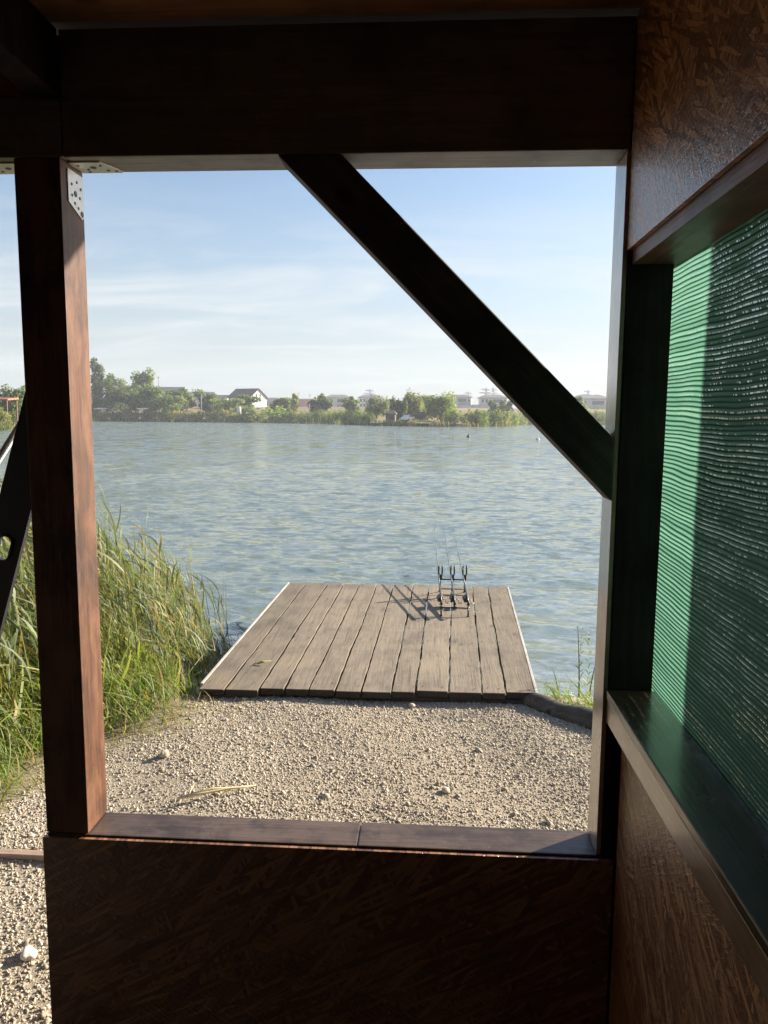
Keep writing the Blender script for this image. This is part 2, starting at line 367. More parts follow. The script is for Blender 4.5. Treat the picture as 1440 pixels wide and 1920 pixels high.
def greens(q, N, a, b, dry=.12, dryc=(.30, .22, .09)):
    m = q.uniform(0, 1, (N, 1)); c = np.array(a)*(1-m)+np.array(b)*m
    d = q.uniform(0, 1, N) < dry; c[d] = np.array(dryc)*q.uniform(.7, 1.3, (d.sum(), 1)); return c*q.uniform(.85, 1.4, (N, 1))
def reed_stand(N, poly, hmin, hmax, q, leaves=7, lw=.0072):
    lo, hi = poly.min(0), poly.max(0); pts = []
    while len(pts) < N:
        p = q.uniform(lo, hi); ins = False
        for a, b in zip(poly, np.roll(poly, -1, 0)):
            if (a[1] > p[1]) != (b[1] > p[1]) and p[0] < a[0]+(p[1]-a[1])*(b[0]-a[0])/(b[1]-a[1]): ins = not ins
        if ins: pts.append(p)
    pts = np.array(pts); root = np.column_stack([pts, ground_z(pts)])
    H = q.uniform(hmin, hmax, N)*(1 - .25*q.uniform(0, 1, N)**2)
    d = unit(np.column_stack([q.normal(-.06, .10, N), q.normal(0, .09, N), np.ones(N)]))
    bend = np.column_stack([q.normal(-.11, .07, N), q.normal(-.02, .07, N), np.full(N, -.03)])
    out = [blades(root, d, H, np.full(N, .0045), bend, 5, q, greens(q, N, (.085, .11, .035), (.15, .17, .06), .2))]
    for k in range(leaves):
        f = q.uniform(.18, .98, N); base = root + d*(H*f)[:, None] + bend*(H*f**2.2)[:, None]
        a = q.uniform(0, 6.28, N); dd = unit(np.column_stack([np.cos(a)*.6-.28, np.sin(a)*.6, q.uniform(.8, 2.0, N)]))
        Lf = q.uniform(.28, .58, N)*(1.1-.45*f)
        bb = np.column_stack([q.normal(-.34, .2, N), q.normal(0, .15, N), q.uniform(-.6, -.05, N)])
        out.append(blades(base, dd, Lf, q.uniform(.6, 1.2, N)*lw, bb, 5, q, greens(q, N, (.092, .122, .062), (.22, .25, .14), .13), greens(q, N, (.12, .14, .075), (.25, .26, .15), .15)))
    return out
q = np.random.default_rng(21)
zone = np.array([(-1.98, 5.6), (-1.80, 6.35), (-1.95, 7.0), (-2.4, 7.6), (-3.2, 8.4), (-4.6, 9.4), (-6.5, 10.5), (-8, 9.5), (-6.5, 5.6), (-3.4, 4.9), (-2.7, 4.9)])
st = reed_stand(1250, zone, .85, 1.42, q, 9)
tip = np.array([(-1.78, 6.3), (-1.72, 7.0), (-1.85, 7.7), (-2.3, 8.0), (-2.3, 7.0), (-2.0, 6.2)])
st += reed_stand(90, tip, .40, .75, q, 2, .006)
st += reed_stand(70, np.array([(-1.70, 6.9), (-1.66, 7.9), (-2.0, 8.3), (-2.0, 7.0)]), .30, .60, q, 1, .005)
st += reed_stand(110, np.array([(-1.95, 6.3), (-1.9, 7.4), (-2.8, 8.6), (-3.4, 8.2), (-2.4, 6.9)]), 1.15, 1.5, q, 2, .006)
spr = np.array([(-1.5, 7.2), (-1.5, 8.2), (-2.4, 9.6), (-3.3, 9.2), (-2.3, 7.8)])
st += reed_stand(26, spr, .55, .8, q, 0, .005)
left = np.array([(-2.55, 4.6), (-2.7, 5.6), (-4.6, 7.2), (-6.8, 7.5), (-6.2, 4.6), (-3.6, 4.2)])
st += reed_stand(520, left, .9, 1.55, q, 9, .011)
v, fq, c = cat(st); rd = npmesh('reeds', v, fq, LEAF, cols=c)
tag(rd, 'dense green reeds leaning left along the bank beside the jetty', 'reeds', kind='stuff')
# weeds and grass in front of the reeds
def turf(N, x0, x1, y0, y1, fn, hmin, hmax, q, ca, cb, w=.0035, dry=.15):
    x = q.uniform(x0, x1, N); y = q.uniform(y0, y1, N); k = fn(x, y, q); x, y = x[k], y[k]; N = len(x)
    P = np.column_stack([x, y]); root = np.column_stack([P, ground_z(P)-.01]); a = q.uniform(0, 6.28, N); sp = q.uniform(.1, .8, N)
    d = unit(np.column_stack([np.cos(a)*sp-.1, np.sin(a)*sp, np.ones(N)])); H = q.uniform(hmin, hmax, N)
    b = np.column_stack([q.normal(-.25, .3, N), q.normal(0, .25, N), q.uniform(-.75, -.1, N)])
    return blades(root, d, H, q.uniform(.6, 1.3, N)*w, b, 4, q, greens(q, N, ca, cb, dry), greens(q, N, cb, (.30, .27, .10), .3))
edge = lambda lo, hi: (lambda x, y, q: (grass_edge(x, y) > q.uniform(lo, hi, len(x))) & (lake_sd(np.column_stack([x, y])) > -.12))
tf = [turf(15000, -5.5, -1.4, 3.3, 6.2, edge(.18, .65), .16, .42, q, (.075, .14, .03), (.17, .23, .06), .0045, .10),
      turf(8000, -5.0, -1.35, 3.1, 5.6, edge(-.10, .30), .05, .17, q, (.12, .15, .04), (.27, .25, .09), .003, .35),
      turf(3800, -6, -2.2, 3.9, 6, edge(.6, 1.0), .45, .85, q, (.10, .16, .04), (.25, .28, .09), .008, .10),
      turf(260, -1.9, -1.25, 4.5, 5.25, lambda x, y, q: q.uniform(0, 1, len(x)) > .3, .03, .11, q, (.25, .20, .09), (.38, .31, .16), .0025, .6)]
v, fq, c = cat(tf); gs = npmesh('grass', v, fq, GRASS, cols=c)
tag(gs, 'yellow green weeds and grass fringing the gravel below the reeds', 'grass', kind='stuff')
tf = [turf(2600, .76, 1.75, 4.3, 5.75, lambda x, y, q: (y-(5.36-1.13*(x-.7)) > .09) & (y-(5.36-1.13*(x-.7)) < .5) & (q.uniform(0, 1, len(x)) < np.clip((x-.78)*2.2, .08, 1)), .08, .30, q, (.09, .17, .04), (.20, .30, .08), .004, .15),
      turf(60, .68, .86, 5.25, 5.4, lambda x, y, q: x > 0, .05, .14, q, (.12, .18, .04), (.22, .26, .09), .003, .2)]
v, fq, c = cat(tf); gs2 = npmesh('grass', v, fq, GRASS, cols=c)
tag(gs2, 'green grass tuft behind the dark edging log right of the jetty', 'grass', kind='stuff')
# the upright weed at the water's edge
wp = empty('weed_plant', (1.13, 5.62, gz(1.13, 5.62)))
mb = MB(); 
for (dx, dy, h, lean) in ((0, 0, .62, -.03), (.07, -.02, .42, .06), (-.14, .05, .26, -.05)):
    mb.tube([(dx+lean*k*k, dy, h*k) for k in np.linspace(0, 1, 7)], [.007*(1-.7*k) for k in np.linspace(0, 1, 7)], 6)
mb.build('stem', plain('weed_stem', (.06, .07, .03), .8), wp)
q2 = np.random.default_rng(5); N = 70; hh = q2.uniform(.05, .58, N); a = q2.uniform(0, 6.28, N)
v, fq, c = blades(np.column_stack([q2.choice([0, .06], N), np.zeros(N), hh]), unit(np.column_stack([np.cos(a), np.sin(a), np.full(N, 1.4)])), q2.uniform(.05, .16, N)*(1-hh), np.full(N, .004),
                  np.column_stack([np.zeros(N), np.zeros(N), np.full(N, -.3)]), 3, q2, greens(q2, N, (.07, .12, .03), (.14, .19, .06), .1))
npmesh('foliage', v, fq, GRASS, wp, cols=c)
tag(wp, 'tall thin stemmed weed at the water edge by the right post', 'plant')

# ---------------------------------------------------------------- small things on the gravel
def near_stone(name, p, s, col, label):
    v, fc = ico(3); qq = np.random.default_rng(int(s*1e4)); v = v*(1+.18*np.sin(v@qq.normal(0, 2.2, 3))[:, None]+.08*np.sin(v@qq.normal(0, 5, 3))[:, None])*np.array([s, s*.8, s*.6])
    o = npmesh(name, v, fc, plain(name+'_stone', col, .85, 0, .2, 40, .3, .4), smooth_=True); o.location = (p[0], p[1], gz(*p[:2])+s*.35); o.rotation_euler = (.2, .1, s*60)
    tag(o, label, 'stone'); return o
near_stone('white_stone', (-1.475, 2.56), .034, (.72, .66, .60), 'white stone lying on the gravel left of the wall panel')
near_stone('pale_stone', (.105, 3.92), .026, (.50, .44, .35), 'larger pale stone on the gravel in the middle of the opening')
t_ = empty('dry_reed_stalk', (-1.10, 3.72, gz(-1.1, 3.72)))
MB().tube([(-.17, -.07, .022), (-.05, -.02, .03), (.08, .035, .034), (.20, .085, .03)], [.007, .007, .006, .003], 6).build('stem', plain('straw', (.62, .52, .28), .7), t_)
mb = MB(); mb.tube([(-.15, -.06, .03), (-.02, .015, .038), (.1, .06, .03)], [.004, .006, .002], 5); mb.tube([(-.12, -.05, .03), (-.13, .06, .03)], [.003, .0015], 5); mb.build('leaf', plain('straw_leaf', (.66, .58, .34), .7), t_)
tag(t_, 'dry straw coloured reed stalk lying on the gravel near the sill', 'stalk')
eb = empty('edging_strip', (-2.3, 3.16, gz(-2.3, 3.16)))
mb = MB(); mb.box(-1.7, .72, -.02, .02, -.02, .034, .004); mb.build('board', wood('edging_timber', 0, (.26, .18, .13), (.5, .38, .29), .7, .3, 3), eb)
for x in (-1.2, -.3, .5): MB().box(x-.02, x+.02, .021, .05, -.12, .02, .002).build('stake', W['z'], eb)
tag(eb, 'thin pale wooden edging strip lying across gravel left of hut', 'edging')
# dark log that holds the gravel at the right of the jetty
lg = empty('edging_log', (.9, 5.14, 0)); 
p0, p1 = Vector((-.19, .21, -.02)), Vector((.66, -.73, .0)); n = 22
qq = np.random.default_rng(8)
mb = MB(); mb.tube([p0.lerp(p1, k/(n-1)) + Vector((0, 0, .012*math.sin(k*.9)))+Vector((qq.normal(0, .003), qq.normal(0, .003), 0)) for k in range(n)], [(.066+.034*min(1, k/9))*(1+qq.normal(0, .035)) for k in range(n)], 14)
mb.build('log', wood('log_bark', 0, (.05, .043, .036), (.16, .14, .12), .9, .2, 7, bumps=1.), lg)
mb = MB(); mb.tube([p0-(p1-p0).normalized()*.004, p0+(p1-p0).normalized()*.01], .062, 14); mb.build('cut_end', wood('log_end', 1, (.10, .08, .06), (.24, .2, .15), .9, .2, 7), lg)
tag(lg, 'dark weathered edging log holding back the gravel right of jetty', 'log')

# ---------------------------------------------------------------- jetty
DZ = .06
dk = empty('wooden_jetty', (-.4, 7.0, WZ))
q = np.random.default_rng(12); NP = 12
near = np.linspace(0, 1, NP+1); wv = q.uniform(.8, 1.2, NP); near = np.concatenate([[0], np.cumsum(wv)/wv.sum()])
xn = lambda s: -1.63 + s*(.757+1.63); xf = lambda s: -1.632 + s*(.885+1.632)
Vs, Fs, Cs, off = [], [], [], 0; K = 46
def wav(seed):
    p = np.random.default_rng(seed); a = p.uniform(0, 6.28, 5); return lambda u: .0045*np.sin(u*7+a[0])+.004*np.sin(u*17+a[1])+.0026*np.sin(u*37+a[2])+.0016*np.sin(u*71+a[3])
for i in range(NP):
    u = np.concatenate([[0, .004], np.linspace(.02, 1, K-2)]); y0 = 5.205 + .085*near[i] + q.uniform(-.018, .018); y1 = 8.752 + q.uniform(-.012, .012)
    y = y0+(y1-y0)*u; gap = .0045 + .004*q.uniform(0, 1)
    eL = (xn(near[i])*(1-u)+xf(near[i])*u) + gap*(i > 0) + (wav(100+i)(u)*.45 if i else 0) + q.normal(0, .0012, K)
    eR = (xn(near[i+1])*(1-u)+xf(near[i+1])*u) - gap*(i < NP-1) + (wav(101+i)(u)*.45+.3*wav(300+i)(u) if i < NP-1 else 0) + q.normal(0, .0012, K)
    z = DZ + q.uniform(-.0022, .0022) + .003*np.sin(u*3+.4); th = .045; M = 7
    prof = np.array([(0, -th), (0, -.0018), (.008, 0), (.5, q.uniform(-.0012, .0004)), (.992, 0), (1, -.0018), (1, -th)])
    X = eL[:, None]*(1-prof[None, :, 0]) + eR[:, None]*prof[None, :, 0]
    Zz = z[:, None] + prof[None, :, 1]*(1 if True else 0) ; Yy = np.repeat(y[:, None], M, 1)
    v = np.stack([X, Yy, Zz], -1).reshape(-1, 3); k = (np.arange(K-1)[:, None]*M + np.arange(M)[None]).ravel()
    j = (np.arange(K-1)[:, None]*M + (np.arange(M)[None]+1) % M).ravel()
    fq = np.stack([k, j, j+M, k+M], 1)
    caps = np.array([[0, 1, 5, 6], [1, 2, 4, 5], [2, 3, 4, 4]]); 
    fq = np.concatenate([fq, np.array([[0, 6, 5, 1], [1, 5, 4, 2]]), np.array([[1, 5, 6, 0], [2, 4, 5, 1]])+(K-1)*M])
    tone = [.78, .84, .92, 1.0, 1.05, .98, 1.02, 1.03, 1.06, 1.0, .95, .88][i]*q.uniform(.95, 1.05)
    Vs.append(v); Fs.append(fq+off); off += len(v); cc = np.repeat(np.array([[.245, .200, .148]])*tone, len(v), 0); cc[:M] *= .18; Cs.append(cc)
for i in range(NP):                                                    # nail heads over the joists, in the same deck mesh
    for y in (5.35, 6.5, 7.6, 8.6):
        for fx in (.2, .8):
            u = (y-5.25)/3.5; x = (xn(near[i]+(near[i+1]-near[i])*fx))*(1-u)+xf(near[i]+(near[i+1]-near[i])*fx)*u + q.normal(0, .008); yy = y+q.normal(0, .012); rr = .0065
            v = np.array([(x+rr*math.cos(k*math.pi/4), yy+rr*math.sin(k*math.pi/4), DZ+.0062) for k in range(8)])
            Vs.append(v); Fs.append(np.array([[0, 1, 2, 3], [0, 3, 4, 7], [4, 5, 6, 7]])+off); off += 8; Cs.append(np.tile((.035, .028, .024), (8, 1)))
t = NT('weathered_deck'); o = t.obj(); ca = t.n('Attribute', attribute_name='col').outputs['Color']
v = t.map(o, scale=(1, .05, 1)); g1 = t.noise(v, 46, 5, .62, .8); g2 = t.noise(v, 170, 3, .6); bl = t.noise(t.map(o, scale=(1, .6, 1)), 4.5, 5, .62); sp = t.noise(o, 85, 4, .7)
c = t.mix(1., ca, t.ramp(g1, [(.28, (.66, .64, .62)), (.5, (1, 1, 1)), (.75, (1.14, 1.13, 1.1))]), 'MULTIPLY')
c = t.mix(1., c, t.ramp(bl, [(.30, (.66, .65, .66)), (.52, (1, 1, 1)), (.72, (1.18, 1.14, 1.04))]), 'MULTIPLY')
c = t.mix(t.ramp(sp, [(.66, (0, 0, 0)), (.74, (.6, .6, .6))]), c, (.10, .085, .07))
band = t.math('SINE', t.math('ADD', t.math('MULTIPLY', t.n('SeparateXYZ', {0: o}).outputs[1], 11), t.math('MULTIPLY', bl, 5)))
c = t.mix(t.math('MULTIPLY', t.math('GREATER_THAN', band, .93), .12), c, (.13, .11, .09))
vo = t.n('TexVoronoi', {'Vector': t.map(o, scale=(1, .45, 1)), 'Scale': 2.6}); kn = t.ramp(vo.outputs['Distance'], [(.03, (1, 1, 1)), (.075, (0, 0, 0))])
c = t.mix(t.math('MULTIPLY', kn, .7), c, (.10, .075, .055))
deck_m = t.done(t.pbr(Base_Color=c, Roughness=.8, Specular_IOR_Level=.3, Normal=t.bump(t.math('ADD', g1, t.math('MULTIPLY', g2, .6)), .55, .005)))
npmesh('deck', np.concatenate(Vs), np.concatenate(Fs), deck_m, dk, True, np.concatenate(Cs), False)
pale = wood('pale_edge_board', 1, (.42, .38, .32), (.66, .61, .53), .75, .3, 2)
dark = wood('wet_joist', 0, (.03, .024, .02), (.09, .072, .058), .8, .3, 9)
for s, x0, x1 in ((0, -1.63, -1.632), (1, .757, .885)):
    M = Matrix.Translation((x0, 5.3, 0)) @ Matrix.Rotation(-math.atan2(x1-x0, 3.4), 4, 'Z'); a = -.024 if s == 0 else .004
    MB().box(a, a+.02, .0, 3.44, -.10, DZ+.004, .003, M=M).build('edge_board', pale, dk, True)
for y in (5.35, 6.5, 7.6, 8.6): MB().box(-1.60, .70+.05*(y-5), y-.04, y+.04, -.09, DZ-.052, .004).build('joist', dark, dk, True)
for x, y in ((-1.5, 8.5), (-1.5, 6.6), (.72, 8.5), (.68, 6.6), (-.4, 8.5)): MB().tube([(x, y, -1.6), (x, y, -.1)], [.06, .055], 12).build('pile', dark, dk, True)
mb = MB(); mb.box(-1.61, .775, 5.285, 5.315, -.10, .008, .004); mb.build('front_joist', dark, dk, True)
tag(dk, 'weathered grey brown plank jetty standing over the lake', 'jetty')
sd_ = empty('straw_wisp', (-1.30, 5.75, DZ+.004)); mb = MB()
for k in range(9):
    a = random.uniform(-.4, 1.0); L = random.uniform(.06, .16); mb.tube([(-L*math.cos(a)*.5, -L*math.sin(a)*.5, .006), (0, .01*k/9, .012+.002*k), (L*math.cos(a)*.5, L*math.sin(a)*.6, .02)], [.002, .0025, .001], 4)
mb.build('stem', plain('wisp', (.50, .45, .20), .7), sd_); tag(sd_, 'wisp of dry grass lying on the jetty near its left edge', 'straw')

# ---------------------------------------------------------------- rod pod and three rods
pod = empty('rod_pod', (.25, 7.85, DZ+.003)); XR = (-.132, 0., .132)
LB = lambda y: y-7.85
for x in (-.132, .132):
    MB().tube([(x, LB(7.36), 0), (x, LB(7.40), .09)], .008, 8).tube([(x, LB(7.36), 0), (x, LB(7.36), .012)], .013, 8).build('leg', CARBON, pod)
    MB().tube([(x*1.05, LB(8.42), 0), (x, LB(8.28), .20)], .008, 8).tube([(x*1.05, LB(8.42), 0), (x*1.05, LB(8.42), .012)], .013, 8).build('leg', CARBON, pod)
MB().tube([(-.15, LB(7.40), .075), (.15, LB(7.40), .075)], .0075, 8).tube([(-.02, LB(7.4), .075), (.02, LB(7.4), .075)], .014, 8).build('rear_bar', CARBON, pod)
MB().tube([(-.15, LB(8.28), .17), (.15, LB(8.28), .17)], .0075, 8).tube([(-.02, LB(8.28), .17), (.02, LB(8.28), .17)], .014, 8).build('front_bar', CARBON, pod)
MB().tube([(-.14, LB(8.30), .06), (.14, LB(8.30), .06)], .006, 8).build('cross_bar', CARBON, pod)
MB().tube([(-.14, LB(8.05), .05), (.14, LB(8.05), .05)], .006, 8).build('cross_bar', CARBON, pod)
MB().tube([(0, LB(7.4), .07), (0, LB(8.28), .15)], .008, 8).tube([(0, LB(7.7), .095), (0, LB(7.85), .11)], .0115, 8).build('centre_bar', CARBON, pod)
ALARM = plain('alarm_shell', (.02, .02, .025), .4); BLUE = plain('alarm_blue', (.03, .05, .16), .4)
for k, x in enumerate(XR):
    MB().tube([(x, LB(7.40), .075), (x, LB(7.40), .11)], .007, 8).box(x-.016, x+.016, LB(7.39), LB(7.41), .105, .118, .003).build('butt_rest', CARBON, pod)
    a = MB().box(x-.019, x+.019, LB(8.265), LB(8.295), .17, .225, .005).build('bite_alarm', BLUE if k == 1 else ALARM, pod)
    for s in (-1, 1):
        MB().tube([(x+s*.017, LB(8.28), .215), (x+s*.019, LB(8.28), .25), (x+s*.019, LB(8.28), .305), (x+s*.015, LB(8.28), .335)], [.006, .009, .009, .004], 8).build('snag_ear', CARBON, a)
    MB().tube([(x, LB(8.2), .08), (x+.004, LB(8.2), .165)], [.004, .003], 6).tube([(x, LB(8.2), .06), (x, LB(8.2), .085)], .011, 8).build('bobbin', CARBON, pod)
tag(pod, 'low black rod pod standing at the far right of the jetty', 'rod pod')
TITAN = plain('rod_blank_grey', (.16, .16, .16), .35)
def rod():
    r = empty('fishing_rod', (0, 0, 0))              # local: butt at origin, pointing +Y, slightly up
    up = lambda y: y*.10
    MB().tube([(0, 0, 0), (0, .30, up(.3)), (0, .32, up(.32)), (0, .62, up(.62))], [.0105, .010, .0085, .0085], 8).build('handle', CARBON, r)
    ys = np.linspace(.6, 3.5, 12); MB().tube([(0, y, up(y)-.02*((y-.6)/2.9)**2) for y in ys], [.0075-.0062*(y-.6)/2.9 for y in ys], 6).build('blank', TITAN, r)
    for y, s in ((1.25, .02), (1.8, .014), (2.4, .009), (3.0, .007)):
        b = MB(); b.tube([(s*math.cos(a), y, up(y)-s-.004+s*math.sin(a)) for a in np.linspace(0, 6.2832, 13)], .0016, 5); b.build('line_guide', CARBON, r)
    rl = MB().tube([(0, .36, up(.36)-.012), (0, .37, up(.37)-.07)], .007, 6).box(-.024, .024, .335, .415, up(.37)-.105, up(.37)-.06, .010).build('reel', CARBON, r)
    MB().tube([(0, .41, up(.37)-.085), (0, .43, up(.37)-.085), (0, .465, up(.37)-.085), (0, .475, up(.37)-.085)], [.03, .026, .026, .031], 14).build('spool', plain('spool', (.05, .05, .06), .3), rl)
    MB().tube([(.02, .37, up(.37)-.085), (.055, .37, up(.37)-.085), (.06, .365, up(.37)-.12), (.085, .365, up(.37)-.12)], [.005, .005, .005, .009], 7).build('reel_handle', STEEL, rl)
    b = MB(); b.tube([(.035*math.cos(a), .44+.02*abs(math.sin(a)), up(.37)-.085+.035*math.sin(a)) for a in np.linspace(0, 3.14, 9)], .002, 5); b.build('bail_arm', STEEL, rl)
    return r
R0 = rod()
for k, x in enumerate(XR):
    o = R0 if k == 0 else copy_tree(R0); o.location = (.25+x, 7.35, DZ+.003+.128); o.rotation_euler = (0, 0, R(1.2))
    tag(o, ['leftmost of the three fishing rods on the black pod', 'middle one of the three fishing rods on the black pod', 'rightmost of the three fishing rods on the black pod'][k], 'fishing rod', 'fishing rods on the pod')

# ---------------------------------------------------------------- the hut the camera stands in
hut = empty('fishing_hut', (-.85, .1, 0))
def part(name, mat, *boxes, bev=.003, label=None, parent=None):
    mb = MB()
    for b in boxes: mb.box(*b, bev=bev)
    o = mb.build(name, mat, parent or hut, True)
    if label: o['label'] = label
    return o
lp = part('post', W['z'], (-1.08, -.958, 2.0, 2.13, .815, 2.649), label='red brown corner post between the two front openings')
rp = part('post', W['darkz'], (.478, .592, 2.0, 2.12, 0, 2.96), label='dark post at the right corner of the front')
part('lit_post_face', W['lit_post_face'], (.466, .478, 2.003, 2.118, .815, 2.648), bev=.0015)  # thin pale skin over the right post's side, for its bright reflection
part('post', W['z'], (-2.35, -2.22, 2.0, 2.13, 0, 2.65))
part('post', W['z'], (-1.08, -.958, 2.003, 2.12, 0, .69))
part('beam', W['x'], (-.949, .474, 2.0, 2.13, 2.65, 2.955), (-2.35, -.951, 2.0, 2.13, 2.65, 2.795), bev=.004)
part('fascia', W['ceil'], (-2.35, -.9505, 2.03, 2.06, 2.797, 2.955))
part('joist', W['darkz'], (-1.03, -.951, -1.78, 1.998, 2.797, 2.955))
# diagonal brace, 45 degrees, from beam down to the right post
MBr = MB(); c45 = math.sqrt(.5)
MBr.prism([((x+.397)*c45-(z-2.649)*c45, (x+.397)*c45+(z-2.649)*c45) for x, z in ((-.397, 2.649), (-.236, 2.649), (.4655, 1.9475), (.4655, 1.7865))], 0, .10, bev=.003)
b_ = MBr.build('brace', W['brace'], hut)
hl = Vector(hut.location)
b_.matrix_local = Matrix.Translation(Vector((-.397, 2.10, 2.649))-hl) @ Matrix.Rotation(R(45), 4, 'Y') @ Matrix.Rotation(R(90), 4, 'X')
part('sill', W['sill'], (-1.08, -.191, 2.001, 2.128, .69, .812), (-.189, .592-.116, 2.001, 2.127, .69, .813), bev=.004, label='glossy dark brown sill plate of the front opening')
part('front_panel', OSBY, (-1.086, .51, 1.986, 1.9995, .13, .8065), bev=.0015, label='dark stained strand board panel under the sill')
part('side_panel', OSBX, (.475, .487, -1.78, 1.998, 2.412, 2.957), bev=.001, label='stained strand board above the netted window')
part('side_panel', OSBX, (.516, .528, -1.78, 1.984, .13, 1.194), bev=.001, label='stained strand board under the netted window')
part('side_panel', OSBX, (.50, .512, -1.78, .06, 1.29, 2.41), bev=.001)
part('floor', plain('floor_boards', (.16, .125, .10), .7), (-2.35, .59, -1.8, 1.98, .06, .128))
part('back_wall', plain('dark_back_boards', (.05, .045, .042), .7), (-2.36, .60, -1.82, -1.80, .0, 2.96))
part('left_wall', plain('dark_left_boards', (.05, .045, .04), .7), (-1.77, -1.75, -1.8, 2.0, .0, 2.948))  # unseen wall, pulled inward to keep daylight out of the hut
part('ceiling', W['ceil'], *[(-2.35, .60, y, y+.136, 2.958, 2.975) for y in np.arange(-1.8, 1.98, .14)], bev=.004)
part('roof', plain('roof_felt', (.10, .05, .04), .9), (-2.7, .9, -2.1, 2.80, 2.978, 3.03))
part('net_shade_blocker', OSBX, (1.76, 1.79, -1.4, 2.535, .0, 4.3))  # unseen panel added to throw shade on the rear part of the net
part('outer_cladding', W['y'], (.618, .635, -1.8, 2.118, 2.39, 2.957), (.618, .635, -1.8, 2.118, .0, 1.25), (.618, .635, -1.8, .04, 1.252, 2.388), bev=.002)
# the window in the right wall: rail, head, netting
win = empty('side_window', (.53-hl.x, 1.0-hl.y, 1.28)); win.parent = hut
part('rail', W['railtop'], (.472, .60, .06, 1.997, 1.262, 1.285), parent=win, bev=.004)
part('rail_face', W['rail'], (.475, .515, .06, 1.996, 1.197, 1.2595), parent=win, bev=.002)
part('head', W['y'], (.4885, .60, .06, 1.997, 2.378, 2.416), parent=win, bev=.002)
part('stile', W['z'], (.49, .588, .02, .10, 1.287, 2.376), parent=win)
ny, nz = 110, 660; yv = np.linspace(.10, 2.112, ny); zv = np.linspace(1.262, 2.415, nz); YY, ZZ = np.meshgrid(yv, zv, indexing='ij')
PIT = .0112
sag = .35*(.010*np.sin(YY*5.1+ZZ*2.2)+.006*np.sin(YY*11-ZZ*5+1)+.004*np.sin(ZZ*9+YY*3))
dv = .004*np.sin(YY*4.3+1)+.0018*np.sin(YY*9.1+ZZ*6)+.0007*np.sin(YY*31+ZZ*17)+.0022*np.sin(ZZ*40+YY*2.)+.0012*np.sin(ZZ*93+YY*3.)
XX = .602 + np.abs(sag)*.7 + .0009*np.sin((ZZ+dv)*2*math.pi/PIT)
i = (np.arange(ny-1)[:, None]*nz+np.arange(nz-1)[None]); Fq = np.stack([i, i+1, i+nz+1, i+nz], -1).reshape(-1, 4)
t = NT('shade_net'); ca = t.n('SeparateColor', {0: t.n('Attribute', attribute_name='col').outputs['Color']}); o = t.obj(); sp = t.n('SeparateXYZ', {0: o})
zz = t.math('DIVIDE', t.math('ADD', sp.outputs[2], t.math('MULTIPLY', t.math('SUBTRACT', ca.outputs[0], .5), .08)), PIT)
row = t.math('FLOOR', zz); ph = t.math('FRACT', zz)                     # which knitted band, and where across it
fine = t.noise(t.map(o, scale=(1, 90, 330)), 1.6, 2, .6); mid = t.noise(t.map(o, scale=(1, 6, 14)), 1., 3, .6)
line = t.ramp(ph, [(0, (0, 0, 0)), (.16, (.05, .05, .05)), (.34, (.8, .8, .8)), (.62, (1, 1, 1)), (.84, (.75, .75, .75)), (1, (0, 0, 0))])
rr_ = t.n('TexWhiteNoise', {'W': row}, noise_dimensions='1D').outputs['Value']
cloth = t.noise(t.map(o, scale=(1, 4, 30)), 1., 3, .6)
thick = t.math('MULTIPLY', line, t.math('MULTIPLY', t.math('ADD', .55, t.math('MULTIPLY', fine, .8)), t.math('ADD', t.math('MULTIPLY', rr_, .35), t.math('ADD', .45, t.math('MULTIPLY', cloth, .7)))))
cd = t.mix(thick, (.010, .040, .030), (.060, .165, .125)); ct = t.mix(thick, (.006, .042, .028), (.150, .345, .240))
gl = t.n('BsdfGlossy', {0: (.5, .65, .6), 1: .4}); dif = t.n('BsdfDiffuse', {0: cd}); trn = t.n('BsdfTranslucent', {0: ct})
s1 = t.n('MixShader', {0: .62, 1: dif, 2: trn}); s1 = t.n('MixShader', {0: .06, 1: s1, 2: gl})
yc = t.math('ADD', t.math('DIVIDE', sp.outputs[1], .0031), t.math('MULTIPLY', row, .37))
wn = t.n('TexWhiteNoise', {'Vector': t.n('CombineXYZ', {0: t.math('FLOOR', yc), 1: row, 2: 0.}).outputs[0]}, noise_dimensions='2D').outputs['Value']
rowr = t.n('TexWhiteNoise', {'W': row}, noise_dimensions='1D').outputs['Value']
hx = t.math('LESS_THAN', t.math('ABSOLUTE', t.math('SUBTRACT', t.math('FRACT', yc), .5)), .30)
hy = t.math('LESS_THAN', t.math('ABSOLUTE', t.math('SUBTRACT', ph, .40)), .13)
lim = t.math('ADD', t.math('MULTIPLY', mid, 1.5), t.math('MULTIPLY', rowr, .35))
hole = t.math('MULTIPLY', t.math('MULTIPLY', hx, hy), t.math('GREATER_THAN', t.math('ADD', t.math('MULTIPLY', wn, .6), lim), 1.30))
net_m = t.done(t.n('MixShader', {0: t.math('MULTIPLY', hole, .5), 1: s1, 2: t.n('BsdfTransparent')}))
tri = np.clip(.5+dv/.08, 0, 1)                                         # the bands' waviness, handed to the material
net = npmesh('net', np.stack([XX, YY, ZZ], -1).reshape(-1, 3), Fq, net_m, win, True, np.repeat(tri.reshape(-1, 1), 3, 1), True)
net['label'] = 'green shade net stretched behind the window rail'
